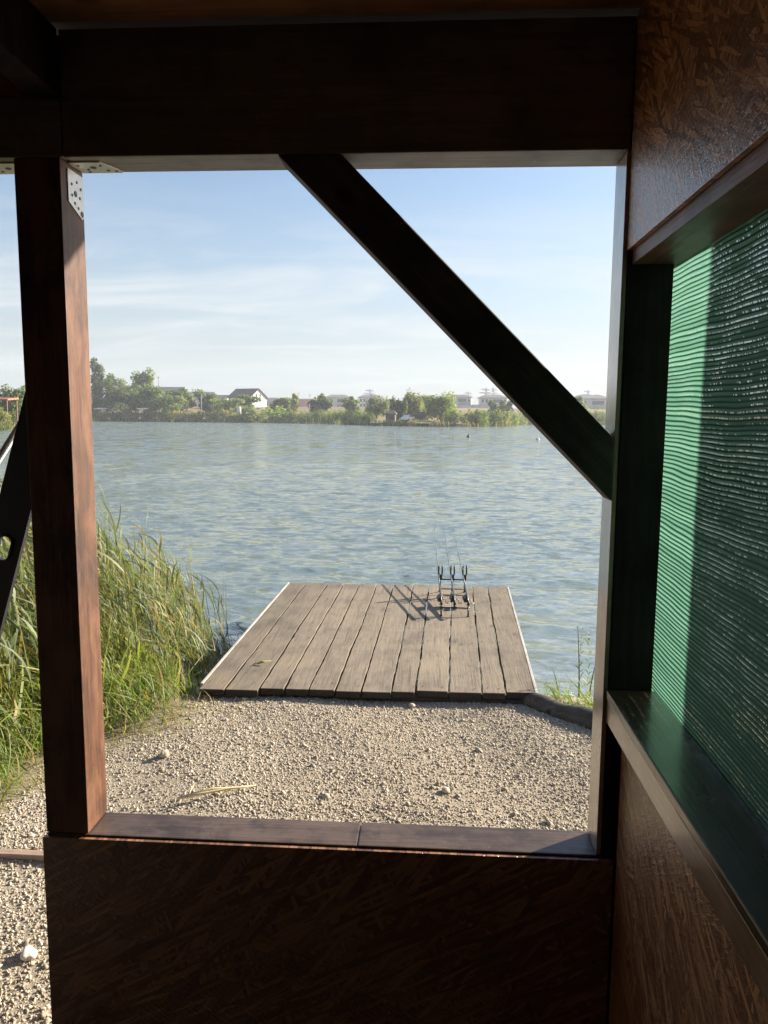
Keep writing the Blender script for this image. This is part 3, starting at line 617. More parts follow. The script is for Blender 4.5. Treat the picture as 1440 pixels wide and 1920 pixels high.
# steel angle brackets, black discs standing in for their dark holes
def bracket(mirror):
    mb = MB(); s = -1 if mirror else 1; xp = -1.08 if mirror else -.958; y0, y1 = 2.035, 2.122
    poly = [(y0, 2.635), (y0, 2.552), (y1-.01, 2.522), (y1, 2.53), (y1, 2.635)]
    v = [(xp, y, z) for y, z in poly]+[(xp+s*.003, y, z) for y, z in poly]; n = 5
    mb.raw(v, [tuple(range(n)), tuple(range(n, 2*n))]+[(k, (k+1) % n, n+(k+1) % n, n+k) for k in range(n)])
    poly = [(xp+s*.003, y0), (xp+s*.088, y0), (xp+s*.118, y1-.012), (xp+s*.118, y1), (xp+s*.003, y1)]
    v = [(x, y, 2.6495) for x, y in poly]+[(x, y, 2.6465) for x, y in poly]
    mb.raw(v, [tuple(range(n)), tuple(range(n, 2*n))]+[(k, (k+1) % n, n+(k+1) % n, n+k) for k in range(n)])
    q = random.Random(4)
    for k, (y, z, r) in enumerate([(2.055, 2.60, .004), (2.085, 2.612, .004), (2.107, 2.60, .004), (2.055, 2.572, .004), (2.075, 2.58, .008), (2.10, 2.575, .004), (2.07, 2.555, .004), (2.09, 2.547, .004), (2.11, 2.536, .008)]):
        mb.tube([(xp+s*.0025, y, z), (xp+s*.0042, y, z)], r, 10, 1)
    for x, y, r in [(.02, 2.06, .004), (.035, 2.09, .004), (.055, 2.075, .008), (.08, 2.06, .004), (.085, 2.10, .004), (.03, 2.11, .004), (.105, 2.105, .004)]:
        mb.tube([(xp+s*x, y, 2.647), (xp+s*x, y, 2.6452)], r, 10, 1)
    return mb.build('angle_bracket', [STEEL, BLACK], hut, True)
bracket(False); bracket(True)
MB().tube([(-.962, 1.985, 2.80), (-.958, 1.992, 2.835)], [.003, .0012], 8).build('nail', STEEL, hut, True)
tag(hut, 'open dark stained timber fishing hut with green netted side window', 'hut')

# things leaning outside the left post
bd = empty('slotted_board', tuple(at(-350, 2030, 2.142)*np.array([1, 1, 0]))); 
a, b = at(64, 812, 2.142), at(9, 1030, 2.142); d = (b-a); d /= np.linalg.norm(d)
top = Vector(a - d*.12 + np.array([.0, 0, 0])); dn = Vector(d); Lb = (top.z-.02)/-dn.z
sx = Vector((-dn.z, 0, dn.x)).normalized()*-1                           # across the board
c0 = Vector(at(33, 1000, 2.142)); 
ctr = Vector(at(11, 1027, 2.142)); s_c = (ctr-top).dot(dn); off = 0.0
wid = .050; hw, hl2 = .019, .036
outer = [(-wid, 0), (wid, 0), (wid, Lb), (-wid, Lb)]
ctr_off = (ctr-top).dot(-sx)
b = bmesh.new()
def ring(t0): return [(ctr_off*0+hw*math.cos(k)*1.0, s_c+(hl2-hw)*(1 if math.sin(k) > 0 else -1)+hw*math.sin(k)) for k in np.linspace(.0001, 2*math.pi+.0001, 33)[:-1]]
slot = ring(0)
def P3(u, v_, y): p = top + dn*v_ - sx*u; return (p.x, p.y+y, p.z)
# build as: upper strip, lower strip and a slotted middle
mbd = bmesh.new()
def add_poly(loop_o, loop_i, y0, y1):
    n = len(loop_o); vo0 = [mbd.verts.new(P3(*p, y0)) for p in loop_o]; vi0 = [mbd.verts.new(P3(*p, y0)) for p in loop_i]
    vo1 = [mbd.verts.new(P3(*p, y1)) for p in loop_o]; vi1 = [mbd.verts.new(P3(*p, y1)) for p in loop_i]
    for k in range(n):
        j = (k+1) % n
        mbd.faces.new((vo0[k], vo0[j], vi0[j], vi0[k])); mbd.faces.new((vo1[k], vi1[k], vi1[j], vo1[j]))
        mbd.faces.new((vi0[k], vi0[j], vi1[j], vi1[k])); mbd.faces.new((vo0[k], vo1[k], vo1[j], vo0[j]))
lo = []
for (u, v_) in slot:
    a_ = math.atan2(v_-s_c, u); cu, cv = math.cos(a_), math.sin(a_); k = min(wid/abs(cu) if abs(cu) > 1e-6 else 1e9, .09/abs(cv) if abs(cv) > 1e-6 else 1e9); lo.append((cu*k, s_c+cv*k))
add_poly(lo, slot, -.008, .008)
me = bpy.data.meshes.new('board'); bmesh.ops.recalc_face_normals(mbd, faces=mbd.faces[:]); mbd.to_mesh(me); mbd.free()
mm = MB(); mm.bm.from_mesh(me)
for v0, v1 in ((0, s_c-.09), (s_c+.09, Lb)):
    q8 = [P3(u, v_, y) for y in (-.008, .008) for u, v_ in ((-wid, v0), (wid, v0), (wid, v1), (-wid, v1))]
    mm.raw(q8, [(0, 1, 2, 3), (4, 5, 6, 7), (0, 1, 5, 4), (1, 2, 6, 5), (2, 3, 7, 6), (3, 0, 4, 7)])
mm.build('board', BLACK, bd, True)
rg = MB(); rg.tube([P3(u*1.18, s_c+(v_-s_c)*1.1, -.010) for u, v_ in slot+slot[:1]], .0045, 6); rg.build('slot_rim', BLACK, bd, True)
tag(bd, 'black board with a rounded hand slot leaning behind the left post', 'board')
a, b2 = at(2, 853, 2.165), at(52, 775, 2.165); d = Vector(b2-a).normalized(); pl_top = Vector(b2)+d*.07; k = (pl_top.z-.02)/d.z
pe = empty('metal_pole', tuple((pl_top-d*k)*1.0))
MB().tube([pl_top-d*k, pl_top-d*.9, pl_top], [.0115, .0108, .010], 12).build('tube', plain('bright_tube', (.72, .72, .70), .35, .2, .08, 20), pe, True)
MB().tube([pl_top-d*k, pl_top-d*(k-.12)], .015, 12).build('foot_cap', BLACK, pe, True)
tag(pe, 'pale metal pole leaning at a slant behind the left post', 'pole')

# ---------------------------------------------------------------- far shore: trees, bushes
CROWN = leaf('far_leaf', transl=.45, rough=.7); BARK = plain('bark', (.13, .10, .075), .9, 0, .3, 6)
def crown_mesh(q, w, h, kind, n, s, pal):
    """leaf clumps through a crown of overlapping lobes; w width, h height, base at z=0"""
    V, C = [], []
    if kind == 'poplar': lobes = [(q.normal(0, .10)*w, q.normal(0, .10)*w, h*z, w*.42*(1-abs(z-.45)*1.1), h*.15) for z in np.linspace(.12, .92, 9)]
    elif kind == 'bush': lobes = [(q.uniform(-.36, .36)*w, q.uniform(-.25, .25)*w, h*q.uniform(.2, .62), w*q.uniform(.16, .30), h*q.uniform(.25, .4)) for _ in range(9)]
    elif kind == 'willow': lobes = [(q.normal(0, .22)*w, q.normal(0, .22)*w, h*q.uniform(.35, .8), w*q.uniform(.16, .26), h*q.uniform(.16, .30)) for _ in range(14)]
    else: lobes = [(q.normal(0, .2)*w, q.normal(0, .2)*w, h*q.uniform(.34, .86), w*q.uniform(.15, .27), h*q.uniform(.10, .19)) for _ in range(15)]
    per = max(8, n//len(lobes))
    for lx, ly, lz, a, c in lobes:
        u = unit(q.normal(size=(per, 3))); rad = q.uniform(.45, 1.08, (per, 1))
        p = np.array([lx, ly, lz]) + u*rad*np.array([a, a, c])
        if kind == 'willow': p[:, 2] -= np.abs(q.normal(0, .10, per))*h*(rad[:, 0])
        p[:, 2] = np.maximum(p[:, 2], .02*h)
        V.append(p); m = q.uniform(0, 1, (per, 1))*.6 + q.uniform(0, .4)
        C.append(np.array(pal[0])*(1-m)+np.array(pal[1])*m)
    p = np.concatenate(V); c = np.concatenate(C)*q.uniform(1.15, 1.8, (len(p), 1)); N = len(p)
    nrm = unit(unit(p-np.array([0, 0, h*.4]))*.8+q.normal(0, .6, (N, 3))+np.array([0, 0, .3])); a = unit(np.cross(nrm, q.normal(size=(N, 3)))); b = np.cross(nrm, a)
    sz = (s*q.lognormal(0, .3, N))[:, None]; 
    k5 = [(-1, -.3), (-.2, -.9), (.9, -.4), (.5, .8), (-.6, .7)]
    P5 = np.stack([p+a*sz*u+b*sz*v*.75+nrm*sz*.25*(abs(u)-.5) for u, v in k5], 1).reshape(-1, 3)
    F5 = np.arange(N*5).reshape(-1, 5); return P5, F5, np.repeat(c, 5, 0)
def trunk_mesh(q, h, r, w):
    mb = MB(); mb.tube([(0, 0, -.3), (.04*w, 0, h*.25), (.0, .03*w, h*.5), (.03*w, .02*w, h*.75)], [r, r*.8, r*.55, r*.2], 8)
    for k in range(5):
        a = q.uniform(0, 6.28); z = h*q.uniform(.22, .5); mb.tube([(0, 0, z), (math.cos(a)*w*.16, math.sin(a)*w*.16, z+h*.12), (math.cos(a)*w*.3, math.sin(a)*w*.3, z+h*.24)], [r*.45, r*.3, r*.1], 6)
    return mb
PAL = {'green': ((.06, .095, .028), (.145, .18, .055)), 'dark': ((.045, .07, .028), (.11, .135, .05)), 'light': ((.10, .14, .035), (.22, .26, .075)),
       'grey': ((.085, .105, .055), (.18, .20, .11)), 'olive': ((.10, .11, .036), (.20, .20, .075)), 'straw': ((.17, .145, .06), (.30, .265, .13))}
q = np.random.default_rng(99)
def tree(name, px, ytop, wpx, Y, kind, pal, label, group='trees along the far shore', n=1100):
    top = at(px, ytop, Y); zb = gz(top[0], Y) ; h = top[2]-zb; w = wpx*Y/FPX*1.12
    r = empty(name, (top[0], Y, zb), q.uniform(0, 6.28)); trunk_mesh(q, h, max(.12, h*.022), w).build('trunk', BARK, r)
    P5, F5, c = crown_mesh(q, w, h, kind, n, Y/FPX*2.3*.8, PAL[pal]); npmesh('crown', P5, F5, CROWN, r, cols=c)
    tag(r, label, 'tree', group); return r
T = [('poplar_tree', 181, 678, 30, 262, 'poplar', 'grey', 'tall narrow poplar just right of the left post'),
     ('broadleaf_tree', 20, 710, 44, 122, 'round', 'green', 'rounded green tree behind the red roofed shelter', ),
     ('broadleaf_tree', 58, 715, 46, 128, 'round', 'dark', 'dark green tree beside the shelter, partly behind left post'),
     ('broadleaf_tree', 210, 699, 46, 262, 'round', 'green', 'high tree standing right of the narrow poplar'),
     ('broadleaf_tree', 243, 714, 56, 258, 'round', 'green', 'bushy mid green tree left of the tallest round crown'),
     ('broadleaf_tree', 269, 688, 36, 275, 'round', 'light', 'tallest light green tree with a small round crown'),
     ('broadleaf_tree', 228, 726, 70, 252, 'round', 'dark', 'dark spreading tree at the foot of the narrow poplar'),
     ('broadleaf_tree', 288, 722, 66, 256, 'round', 'green', 'wide green tree below the tallest round crown'),
     ('broadleaf_tree', 335, 727, 52, 262, 'round', 'green', 'green tree left of the grey roofed house'),
     ('broadleaf_tree', 318, 738, 44, 254, 'round', 'light', 'light green small tree before the wide green tree'),
     ('broadleaf_tree', 388, 732, 42, 268, 'round', 'dark', 'dark tree in front of the grey roofed house'),
     ('broadleaf_tree', 424, 744, 50, 256, 'round', 'light', 'low light green tree left of the gabled house'),
     ('broadleaf_tree', 462, 738, 44, 264, 'round', 'green', 'green tree hiding the foot of the gabled house'),
     ('broadleaf_tree', 531, 743, 40, 262, 'round', 'green', 'low round tree right of the gabled house'),
     ('bare_tree', 550, 741, 16, 275, 'poplar', 'straw', 'thin brownish half bare tree right of the gabled house'),
     ('broadleaf_tree', 600, 738, 40, 256, 'round', 'dark', 'dark round tree left of the first white villa'),
     ('broadleaf_tree', 659, 744, 30, 250, 'round', 'green', 'small tree between the first and second white villas'),
     ('willow_tree', 705, 738, 54, 214, 'willow', 'grey', 'grey green willow in front of the second white villa'),
     ('willow_tree', 750, 741, 26, 200, 'willow', 'dark', 'dark willow leaning over the brown bungalow left of the car'),
     ('willow_tree', 772, 732, 42, 206, 'willow', 'olive', 'tall olive willow behind the white car'),
     ('willow_tree', 800, 736, 38, 212, 'willow', 'grey', 'grey willow between the car and the light green willow'),
     ('willow_tree', 828, 730, 50, 196, 'willow', 'light', 'light green willow hanging to the water at the point'),
     ('broadleaf_tree', 925, 749, 20, 268, 'round', 'dark', 'small dark tree before the villa touching the brace'),
     ('broadleaf_tree', 948, 751, 26, 272, 'round', 'dark', 'dark tree close to the brace edge by the shore'),
     ('broadleaf_tree', 1086, 742, 26, 285, 'round', 'light', 'light tree left of the villa right of the brace')]
for a in T: tree(a[0], *a[1:7], a[7], n=2400 if a[2] > 735 else 3600)
# bushes: six shapes, copied
protos = []
for k, pal in enumerate(('olive', 'green', 'grey', 'olive', 'dark', 'straw', 'light')):
    P5, F5, c = crown_mesh(q, 1., 1., 'bush', 1100, .038, np.array(PAL[pal])*1.25); me = npmesh('shore_bush', P5, F5, CROWN, cols=c); protos.append(me)
used = set()
def bush(px, ytop, wpx, Y, k, label, group):
    src = protos[k]; o = src if k not in used else src.copy()
    if k in used: COL.objects.link(o)
    used.add(k); p = at(px, ytop, Y); zb = gz(p[0], Y)-.15; w = wpx*Y/FPX*1.25; h = max(.8, p[2]-zb)
    o.location = (p[0], Y, zb); o.scale = (w, w*.8, h*1.12); o.rotation_euler = (0, 0, q.uniform(-.5, .5)); tag(o, label, 'bush', group); return o
def shoreY(px):
    d = at(px, 700, 1.)-CAM; ys = np.arange(60, 300, .5); sd = lake_sd(np.column_stack([d[0]*ys, ys])); 
    i = np.where((sd[1:] > 0) & (sd[:-1] <= 0))[0]; return ys[i[0]+1] if len(i) else 250.
LB_ = 'olive bush in the scrub along the left part of far shore'
for k, px in enumerate(range(186, 500, 15)): bush(px, 768+q.uniform(-4, 5), 26+q.uniform(-4, 6), shoreY(px)+1.5+q.uniform(0, 5), [0, 3, 0, 1, 5, 3][k % 6], LB_, 'bushes of the left far shore')
for k, px in enumerate(range(-24, 92, 13)): bush(px, 763+q.uniform(-6, 6), 30, shoreY(px)+2+q.uniform(0, 5), [5, 0, 3][k % 3], 'straw coloured bush on the near left shore by the post', 'bushes of the near left shore')
for k, px in enumerate(range(520, 690, 13)): bush(px, 770+q.uniform(-3, 4), 24, shoreY(px)+1.5+q.uniform(0, 4), [1, 4, 4, 0][k % 4], 'dark green bush on the middle stretch of far shore', 'bushes of the middle far shore')
for k, px in enumerate(range(846, 1150, 14)): bush(px, 768+q.uniform(-4, 4), 26, shoreY(px)+1.5+q.uniform(0, 4), [1, 2, 4, 0][k % 4], 'grey green bush along the right part of far shore', 'bushes of the right far shore')
for k, px in enumerate(range(728, 822, 12)): bush(px, 788+q.uniform(-2, 2), 17, shoreY(px)+.6+q.uniform(0, .8), [0, 5, 1][k % 3], 'low waterside bush under the willows of the point', 'bushes on the point')
bush(511, 761, 44, shoreY(511)+.8, 6, 'pale willow bush at the waterline below the gabled house', None)
bush(478, 759, 42, shoreY(478)+2.5, 2, 'large grey bush left of the pale willow bush', None)
bush(688, 777, 30, 208, 4, 'dark bush beside the left swim platform', None)
# low reed fringe along the far water line
pp = []
for a, b in zip(LAKE[8:29], LAKE[9:30]):
    n = int(np.hypot(*(b-a))*5); tt = q.uniform(0, 1, (n, 1)); pp.append(a*(1-tt)+b*tt)
pp = np.concatenate(pp)+q.normal(0, .7, (sum(len(x) for x in pp), 2)); N = len(pp)
v, fq, c = blades(np.column_stack([pp, np.full(N, WZ)]), unit(np.column_stack([q.normal(0, .25, N), q.normal(0, .2, N), np.ones(N)])), q.uniform(.8, 2.1, N), np.full(N, .16), np.column_stack([q.normal(0, .2, N), q.normal(0, .2, N), np.full(N, -.15)]), 3, q,
                  greens(q, N, (.08, .10, .035), (.16, .17, .07), .08))
fr = npmesh('reeds', v, fq, CROWN, cols=c); tag(fr, 'low fringe of reeds along the far waterline', 'reeds', kind='stuff')

# ---------------------------------------------------------------- far buildings
WHITE = plain('white_render', (.66, .645, .615), .8, 0, .05, .5); GREYR = plain('grey_roof', (.20, .19, .19), .8, 0, .2, 1.5); DGLASS = plain('window_glass', (.05, .06, .07), .2, 0, .2, 1)
BROWNR = plain('brown_roof', (.13, .10, .09), .8, 0, .2, 1.5); REDR = plain('red_roof', (.36, .12, .075), .8, 0, .2, 1.5); TIMB = plain('dark_cabin_timber', (.10, .075, .06), .85, 0, .3, 2)
def hip(mb, w, d, z, h, ov=.6, ridge=.45, mi=0):
    x, y, rr = w/2+ov, d/2+ov, w*ridge/2
    mb.raw([(-x, -y, z), (x, -y, z), (x, y, z), (-x, y, z), (-x, -y, z+.22), (x, -y, z+.22), (x, y, z+.22), (-x, y, z+.22), (-rr, 0, z+h), (rr, 0, z+h)],
           [(3, 2, 1, 0), (0, 1, 5, 4), (1, 2, 6, 5), (2, 3, 7, 6), (3, 0, 4, 7), (4, 5, 9, 8), (5, 6, 9), (6, 7, 8, 9), (7, 4, 8)])
def villa():
    b = empty('white_villa'); w, d = 14., 10.
    MB().box(-7, 7, -5, 5, -3, 6.4, 0).build('wall', WHITE, b); mb = MB(); hip(mb, w, d, 6.4, 1.9, .7, .55); rf = mb.build('roof', GREYR, b)
    MB().box(2.4, 3.0, .5, 1.1, 7.0, 8.5, 0).build('chimney', WHITE, rf)
    for x, w_ in ((-5.6, 1.2), (-3.6, 1.2), (.2, 1.3), (2.6, 3.6), (5.9, 1.)):
        for z in (.9, 4.0):
            f = MB().box(x-w_/2-.1, x+w_/2+.1, -5.06, -5.002, z-.1, z+1.75, 0).build('window', WHITE, b); MB().box(x-w_/2, x+w_/2, -5.09, -5.062, z, z+1.65, 0).build('pane', DGLASS, f)
    MB().box(.6, 5.2, -6.4, -5.002, 3.1, 3.3, 0).box(.6, 5.2, -6.4, -6.3, 3.3, 4.1, 0).build('balcony', plain('balcony_grey', (.5, .49, .47), .8, 0, .1, 1), b)
    for x in (.8, 5.0): MB().box(x-.15, x+.15, -6.35, -6.05, -3, 3.098, 0).build('column', WHITE, b)
    return b
V0 = villa()
for k, (px, Y, s, rz, lab) in enumerate(((634, 415, .96, .12, 'white hip roofed villa, leftmost behind the earth bank'), (694, 430, .92, .1, 'white villa half hidden behind the grey willow'),
                                  (861, 410, .9, -.1, 'white villa right of the light green willow'), (923, 405, .98, .05, 'white villa crossed by the brace lower edge'), (1106, 400, 1.22, .08, 'white villa in the gap right of the brace'))):
    o = V0 if k == 0 else copy_tree(V0); p = at(px, 757, Y); o.location = (p[0], Y, at(px, 740, Y)[2]-8.3*s); o.rotation_euler = (0, 0, rz); o.scale = (s, s, s); tag(o, lab, 'house', 'white villas beyond the far bank')
def gable(name, w, d, hw, hr, wall, roof, loc, rz, label, win=True):
    b = empty(name, loc, rz); MB().raw([(-w/2, -d/2, -2), (w/2, -d/2, -2), (w/2, d/2, -2), (-w/2, d/2, -2), (-w/2, -d/2, hw), (w/2, -d/2, hw), (w/2, d/2, hw), (-w/2, d/2, hw), (-w/2, 0, hw+hr), (w/2, 0, hw+hr)],
        [(3, 2, 1, 0), (0, 1, 5, 4), (2, 3, 7, 6), (1, 2, 6, 9, 5), (3, 0, 4, 8, 7), (4, 5, 9, 8), (6, 7, 8, 9)]).build('wall', wall, b)
    x, y, k = w/2+.6, d/2+.7, .7*hr/(d/2); mb = MB()
    for s in (-1, 1): mb.raw([(-x, s*y, hw-k+.05), (x, s*y, hw-k+.05), (x, 0, hw+hr+.05), (-x, 0, hw+hr+.05), (-x, s*y, hw-k+.3), (x, s*y, hw-k+.3), (x, 0, hw+hr+.3), (-x, 0, hw+hr+.3)], [(0, 1, 2, 3), (4, 5, 6, 7), (0, 1, 5, 4), (1, 2, 6, 5), (3, 0, 4, 7)])
    mb.build('roof', roof, b)
    if win:
        for yy in (-1.2, 1.2):
            f = MB().box(w/2+.002, w/2+.05, yy-.5, yy+.5, hw+.2, hw+1.6, 0).build('window', WHITE, b); MB().box(w/2+.052, w/2+.07, yy-.4, yy+.4, hw+.3, hw+1.5, 0).build('pane', DGLASS, f)
        for xx in (-w*.3, 0, w*.3):
            f = MB().box(xx-.6, xx+.6, -d/2-.05, -d/2-.002, 1, 2.4, 0).build('window', WHITE, b); MB().box(xx-.5, xx+.5, -d/2-.07, -d/2-.052, 1.1, 2.3, 0).build('pane', DGLASS, f)
    tag(b, label, 'house'); return b
p = at(464, 729, 330); gable('gabled_house', 12., 11., 4.6, 3.6, WHITE, BROWNR, (p[0], 330, p[2]-8.4), R(-28), 'white gabled house with dark brown roof above the trees')
p = at(368, 735, 340); gable('grey_house', 15., 11., 4.4, 2.8, plain('grey_render', (.5, .48, .45), .8, 0, .08, .5), GREYR, (p[0], 340, p[2]-7.4), R(12), 'low grey roofed house left of the gabled house')
p = at(404, 741, 350); gable('grey_house', 12., 9., 3.8, 2.2, WHITE, GREYR, (p[0], 350, p[2]-6.2), R(-8), 'small grey roofed house just left of the gabled house')
p = at(254, 726, 330); gable('grey_house', 10., 9., 4.4, 2.8, WHITE, GREYR, (at(322, 726, 330)[0], 330, at(322, 726, 330)[2]-7.4), R(5), 'grey roofed house showing over the left trees')
p = at(502, 746, 360); gable('grey_house', 9., 8., 3.2, 1.8, WHITE, GREYR, (p[0], 360, p[2]-5.2), R(5), 'low white house just right of the gabled house')
p = at(572, 748, 380); o = empty('site_hut', (p[0], 380, p[2]-3.1)); MB().box(-4.6, 4.6, -2, 2, -2.5, 2.9, .0).build('wall', plain('orange_steel', (.62, .36, .25), .7, 0, .15, .6), o); MB().box(-4.9, 4.9, -2.2, 2.2, 2.902, 3.15, 0).build('roof', WHITE, o); tag(o, 'orange and white site cabin left of the first white villa', 'cabin')
p = at(590, 750, 382); o = empty('site_hut', (p[0], 382, p[2]-2.9)); MB().box(-2., 2., -2, 2, -2.5, 2.7, .0).build('wall', WHITE, o); MB().box(-2.2, 2.2, -2.2, 2.2, 2.702, 2.95, 0).build('roof', GREYR, o); tag(o, 'small white site cabin behind the dark round tree', 'cabin')
# low pale wall before the right villas
p0, p1 = at(846, 759, 372), at(936, 759, 372); o = empty('garden_wall', ((p0[0]+p1[0])/2, 372, gz((p0[0]+p1[0])/2, 372)))
hw = p0[2]-o.location.z; MB().box(p0[0]-o.location.x, p1[0]-o.location.x, -.15, .15, -1, hw, .02).build('wall', WHITE, o); MB().box(p0[0]-o.location.x-.1, p1[0]-o.location.x+.1, -.22, .22, hw+.001, hw+.15, .02).build('coping', GREYR, o)
tag(o, 'long pale garden wall between the right villas', 'wall')
# cabins and car on the point
def cabin(px, Y, wpx, hpx, ybase, label):
    p = at(px, ybase, Y); w = wpx*Y/FPX; h = hpx*Y/FPX; o = empty('lake_cabin', (p[0], Y, gz(p[0], Y)), R(q.uniform(-6, 6)))
    MB().box(-w/2, w/2, -1.6, 1.6, -.5, h*.78, .02).build('wall', TIMB, o); mb = MB(); hip(mb, w, 3.2, h*.78, h*.35, .3, .6); mb.build('roof', plain('bungalow_roof', (.085, .07, .06), .9, 0, .25, 1.5), o)
    MB().box(-w*.12, w*.3, -1.66, -1.602, .1, h*.6, .0).build('opening', BLACK, o); tag(o, label, 'cabin'); return o  # black slab on the wall stands in for the shade inside
cabin(733, 196, 17, 22, 788, 'dark brown lakeside bungalow left of the car'); cabin(788, 194, 20, 19, 790, 'dark brown lakeside bungalow right of the car'); cabin(762, 212, 22, 16, 788, 'low dark shelter behind the white car')
def car(px, Y, label):
    p = at(px, 788, Y); o = empty('parked_car', (p[0], Y, gz(p[0], Y)+.02), R(62)); o.location.z = max(o.location.z, at(px, 789.5, Y)[2])
    pr = [(-2.1, .3), (-2.15, .85), (-1.9, 1.0), (-1.2, 1.05), (-.6, 1.52), (.9, 1.55), (1.6, 1.08), (2.05, .95), (2.1, .35)]
    M = Matrix(((1, 0, 0, 0), (0, 0, 1, 0), (0, 1, 0, 0), (0, 0, 0, 1)))
    MB().prism(pr, -.85, .85, M=M, bev=.05).build('body', plain('car_paint', (.75, .76, .78), .25, 0, .03, 2), o)
    MB().prism([(-1.05, 1.08), (-.55, 1.46), (.85, 1.48), (1.4, 1.1)], -.865, .865, M=M).build('window', DGLASS, o)
    for x in (-1.3, 1.3):
        for y in (-.8, .8): MB().tube([(x, y-.1, .32), (x, y+.1, .32)], .33, 16).build('wheel', BLACK, o)
    tag(o, label, 'car'); return o
car(765, 191, 'white car parked between the two brown bungalows')
# swim platforms at the far water line
PALEB = plain('platform_boards', (.62, .58, .52), .8, 0, .15, 2)
def platform(px, ypx, wpx, label, Y=None):
    Y = Y or shoreY(px)-1.4; p = at(px, ypx, Y); w = wpx*Y/FPX; o = empty('swim_platform', (p[0], Y, WZ)); z = max(.25, p[2]-WZ)
    MB().box(-w/2, w/2, -1.6, 1.8, z-.16, z, .02).build('deck', PALEB, o)
    for x in (-w/2+.3, w/2-.3):
        MB().tube([(x, -1.3, -1.2), (x, -1.3, z-.161)], .09, 8).build('leg', TIMB, o)
    tag(o, label, 'platform', 'fishing platforms of the far shore')
platform(708, 791.5, 27, 'pale fishing platform under the grey willow'); platform(793, 792.5, 29, 'pale fishing platform below the right brown bungalow')
platform(860, 793, 10, 'small pale platform right of the light green willow')
# white canopies above the left shore
def shelter(px, ypx, wpx, Y, roofm, label, postm, dz=0):
    p = at(px, ypx, Y); w = wpx*Y/FPX; zb = gz(p[0], Y); o = empty('shelter', (p[0], Y, zb)); h = max(1.9, p[2]-zb) if Y < 200 else max(2.6, p[2]-zb)
    MB().raw([(-w/2, -1.6, h-.25), (w/2, -1.6, h-.25), (w/2, 1.6, h), (-w/2, 1.6, h), (-w/2, -1.6, h), (w/2, -1.6, h), (w/2, 1.6, h+.25), (-w/2, 1.6, h+.25)], [(3, 2, 1, 0), (4, 5, 6, 7), (0, 1, 5, 4), (1, 2, 6, 5), (2, 3, 7, 6), (3, 0, 4, 7)]).build('roof', roofm, o)
    for x in (-w*.42, w*.42):
        for y in (-1.4, 1.4): MB().box(x-.07, x+.07, y-.07, y+.07, -.4, h-.3, .01).build('post', postm, o)
    tag(o, label, 'shelter'); return o
SHADE = plain('canopy_white', (.78, .77, .74), .7, 0, .05, 1)
shelter(224, 766, 26, shoreY(224)+.4, SHADE, 'white canopy shelter under the dark spreading tree', TIMB); shelter(190, 766, 22, shoreY(190)+.4, SHADE, 'white canopy shelter at the foot of the poplar', TIMB); shelter(268, 766, 16, shoreY(268)+.4, SHADE, 'small white canopy shelter below the wide green tree', TIMB)
shelter(5, 748, 42, 116, REDR, 'shelter with reddish roof at the left picture edge', plain('red_post', (.20, .10, .07), .8, 0, .2, 2))
o = empty('storage_tank', tuple(at(448, 767, 250))); MB().tube([(0, 0, -3), (0, 0, .5), (0, 0, .75)], [.7, .7, .5], 16).build('shell', WHITE, o); MB().tube([(0, 0, .75), (0, 0, .95)], .2, 10).build('lid', GREYR, o); tag(o, 'white storage tank among the bushes below the gabled house', 'tank')
# poles and pylons
POLE = plain('pole_grey', (.30, .29, .28), .7)
for px, yt, Y, lab in ((297, 704, 300, 'grey mast rising right of the tallest round crown'), (361, 727, 330, 'thin mast above the grey roofed house'), (377, 738, 258, 'thin pole before the grey roofed house'), (560, 736, 420, 'thin pole left of the orange site cabin'), (581, 738, 420, 'thin pole above the white site cabin'), (580, 757, 250, 'short pale post left of the dark round tree')):
    p = at(px, yt, Y); zb = gz(p[0], Y); o = empty('utility_pole', (p[0], Y, zb)); h = p[2]-zb; MB().tube([(0, 0, -.3), (0, 0, h)], [.20, .12], 8).build('shaft', POLE, o)
    MB().box(-.9, .9, -.06, .06, h-.9, h-.78, .0).build('crossarm', POLE, o); tag(o, lab, 'pole')
PYL = plain('pylon_steel', (.42, .43, .45), .6)
def pylon(px, yt, Y, lab):
    p = at(px, yt, Y); zb = gz(p[0], Y); h = p[2]-zb; o = empty('power_pylon', (p[0], Y, zb), R(15)); mb = MB(); b = h*.085
    for s in (-1, 1):
        for t2 in (-1, 1): mb.tube([(s*b, t2*b, -.5), (s*b*.35, t2*b*.35, h*.62), (s*.25, t2*.25, h)], [.34, .30, .24], 5)
        n = 7
        for k in range(n):
            z0, z1 = h*k/n*.95, h*(k+1)/n*.95; w0, w1 = b*(1-.68*min(1, z0/h/.62)), b*(1-.68*min(1, z1/h/.62)); mb.tube([(s*w0, -w0, z0), (-s*w1, -w1, z1)], .15, 4); mb.tube([(-w0, s*w0, z0), (-w1, -s*w1, z1)], .15, 4)
    mb.build('tower', PYL, o)
    for z, L in ((.80, h*.30), (.93, h*.22)):
        MB().tube([(-L, 0, h*z), (0, 0, h*z+.5), (L, 0, h*z)], [.26, .36, .26], 5).tube([(-L, 0, h*z), (0, 0, h*z-.9), (L, 0, h*z)], [.26, .36, .26], 5).build('crossarm', PYL, o)
    tag(o, lab, 'pylon', 'power pylons on the skyline')
pylon(694, 729, 760, 'power pylon above the villa behind the grey willow'); pylon(879, 734, 820, 'small pylon right of the villa by the light green willow')
pylon(912, 727, 700, 'left pylon of the close pair above the villa crossed by brace'); pylon(925, 727, 720, 'right pylon of the close pair above the villa crossed by brace'); pylon(1103, 731, 800, 'power pylon above the villa right of the brace')
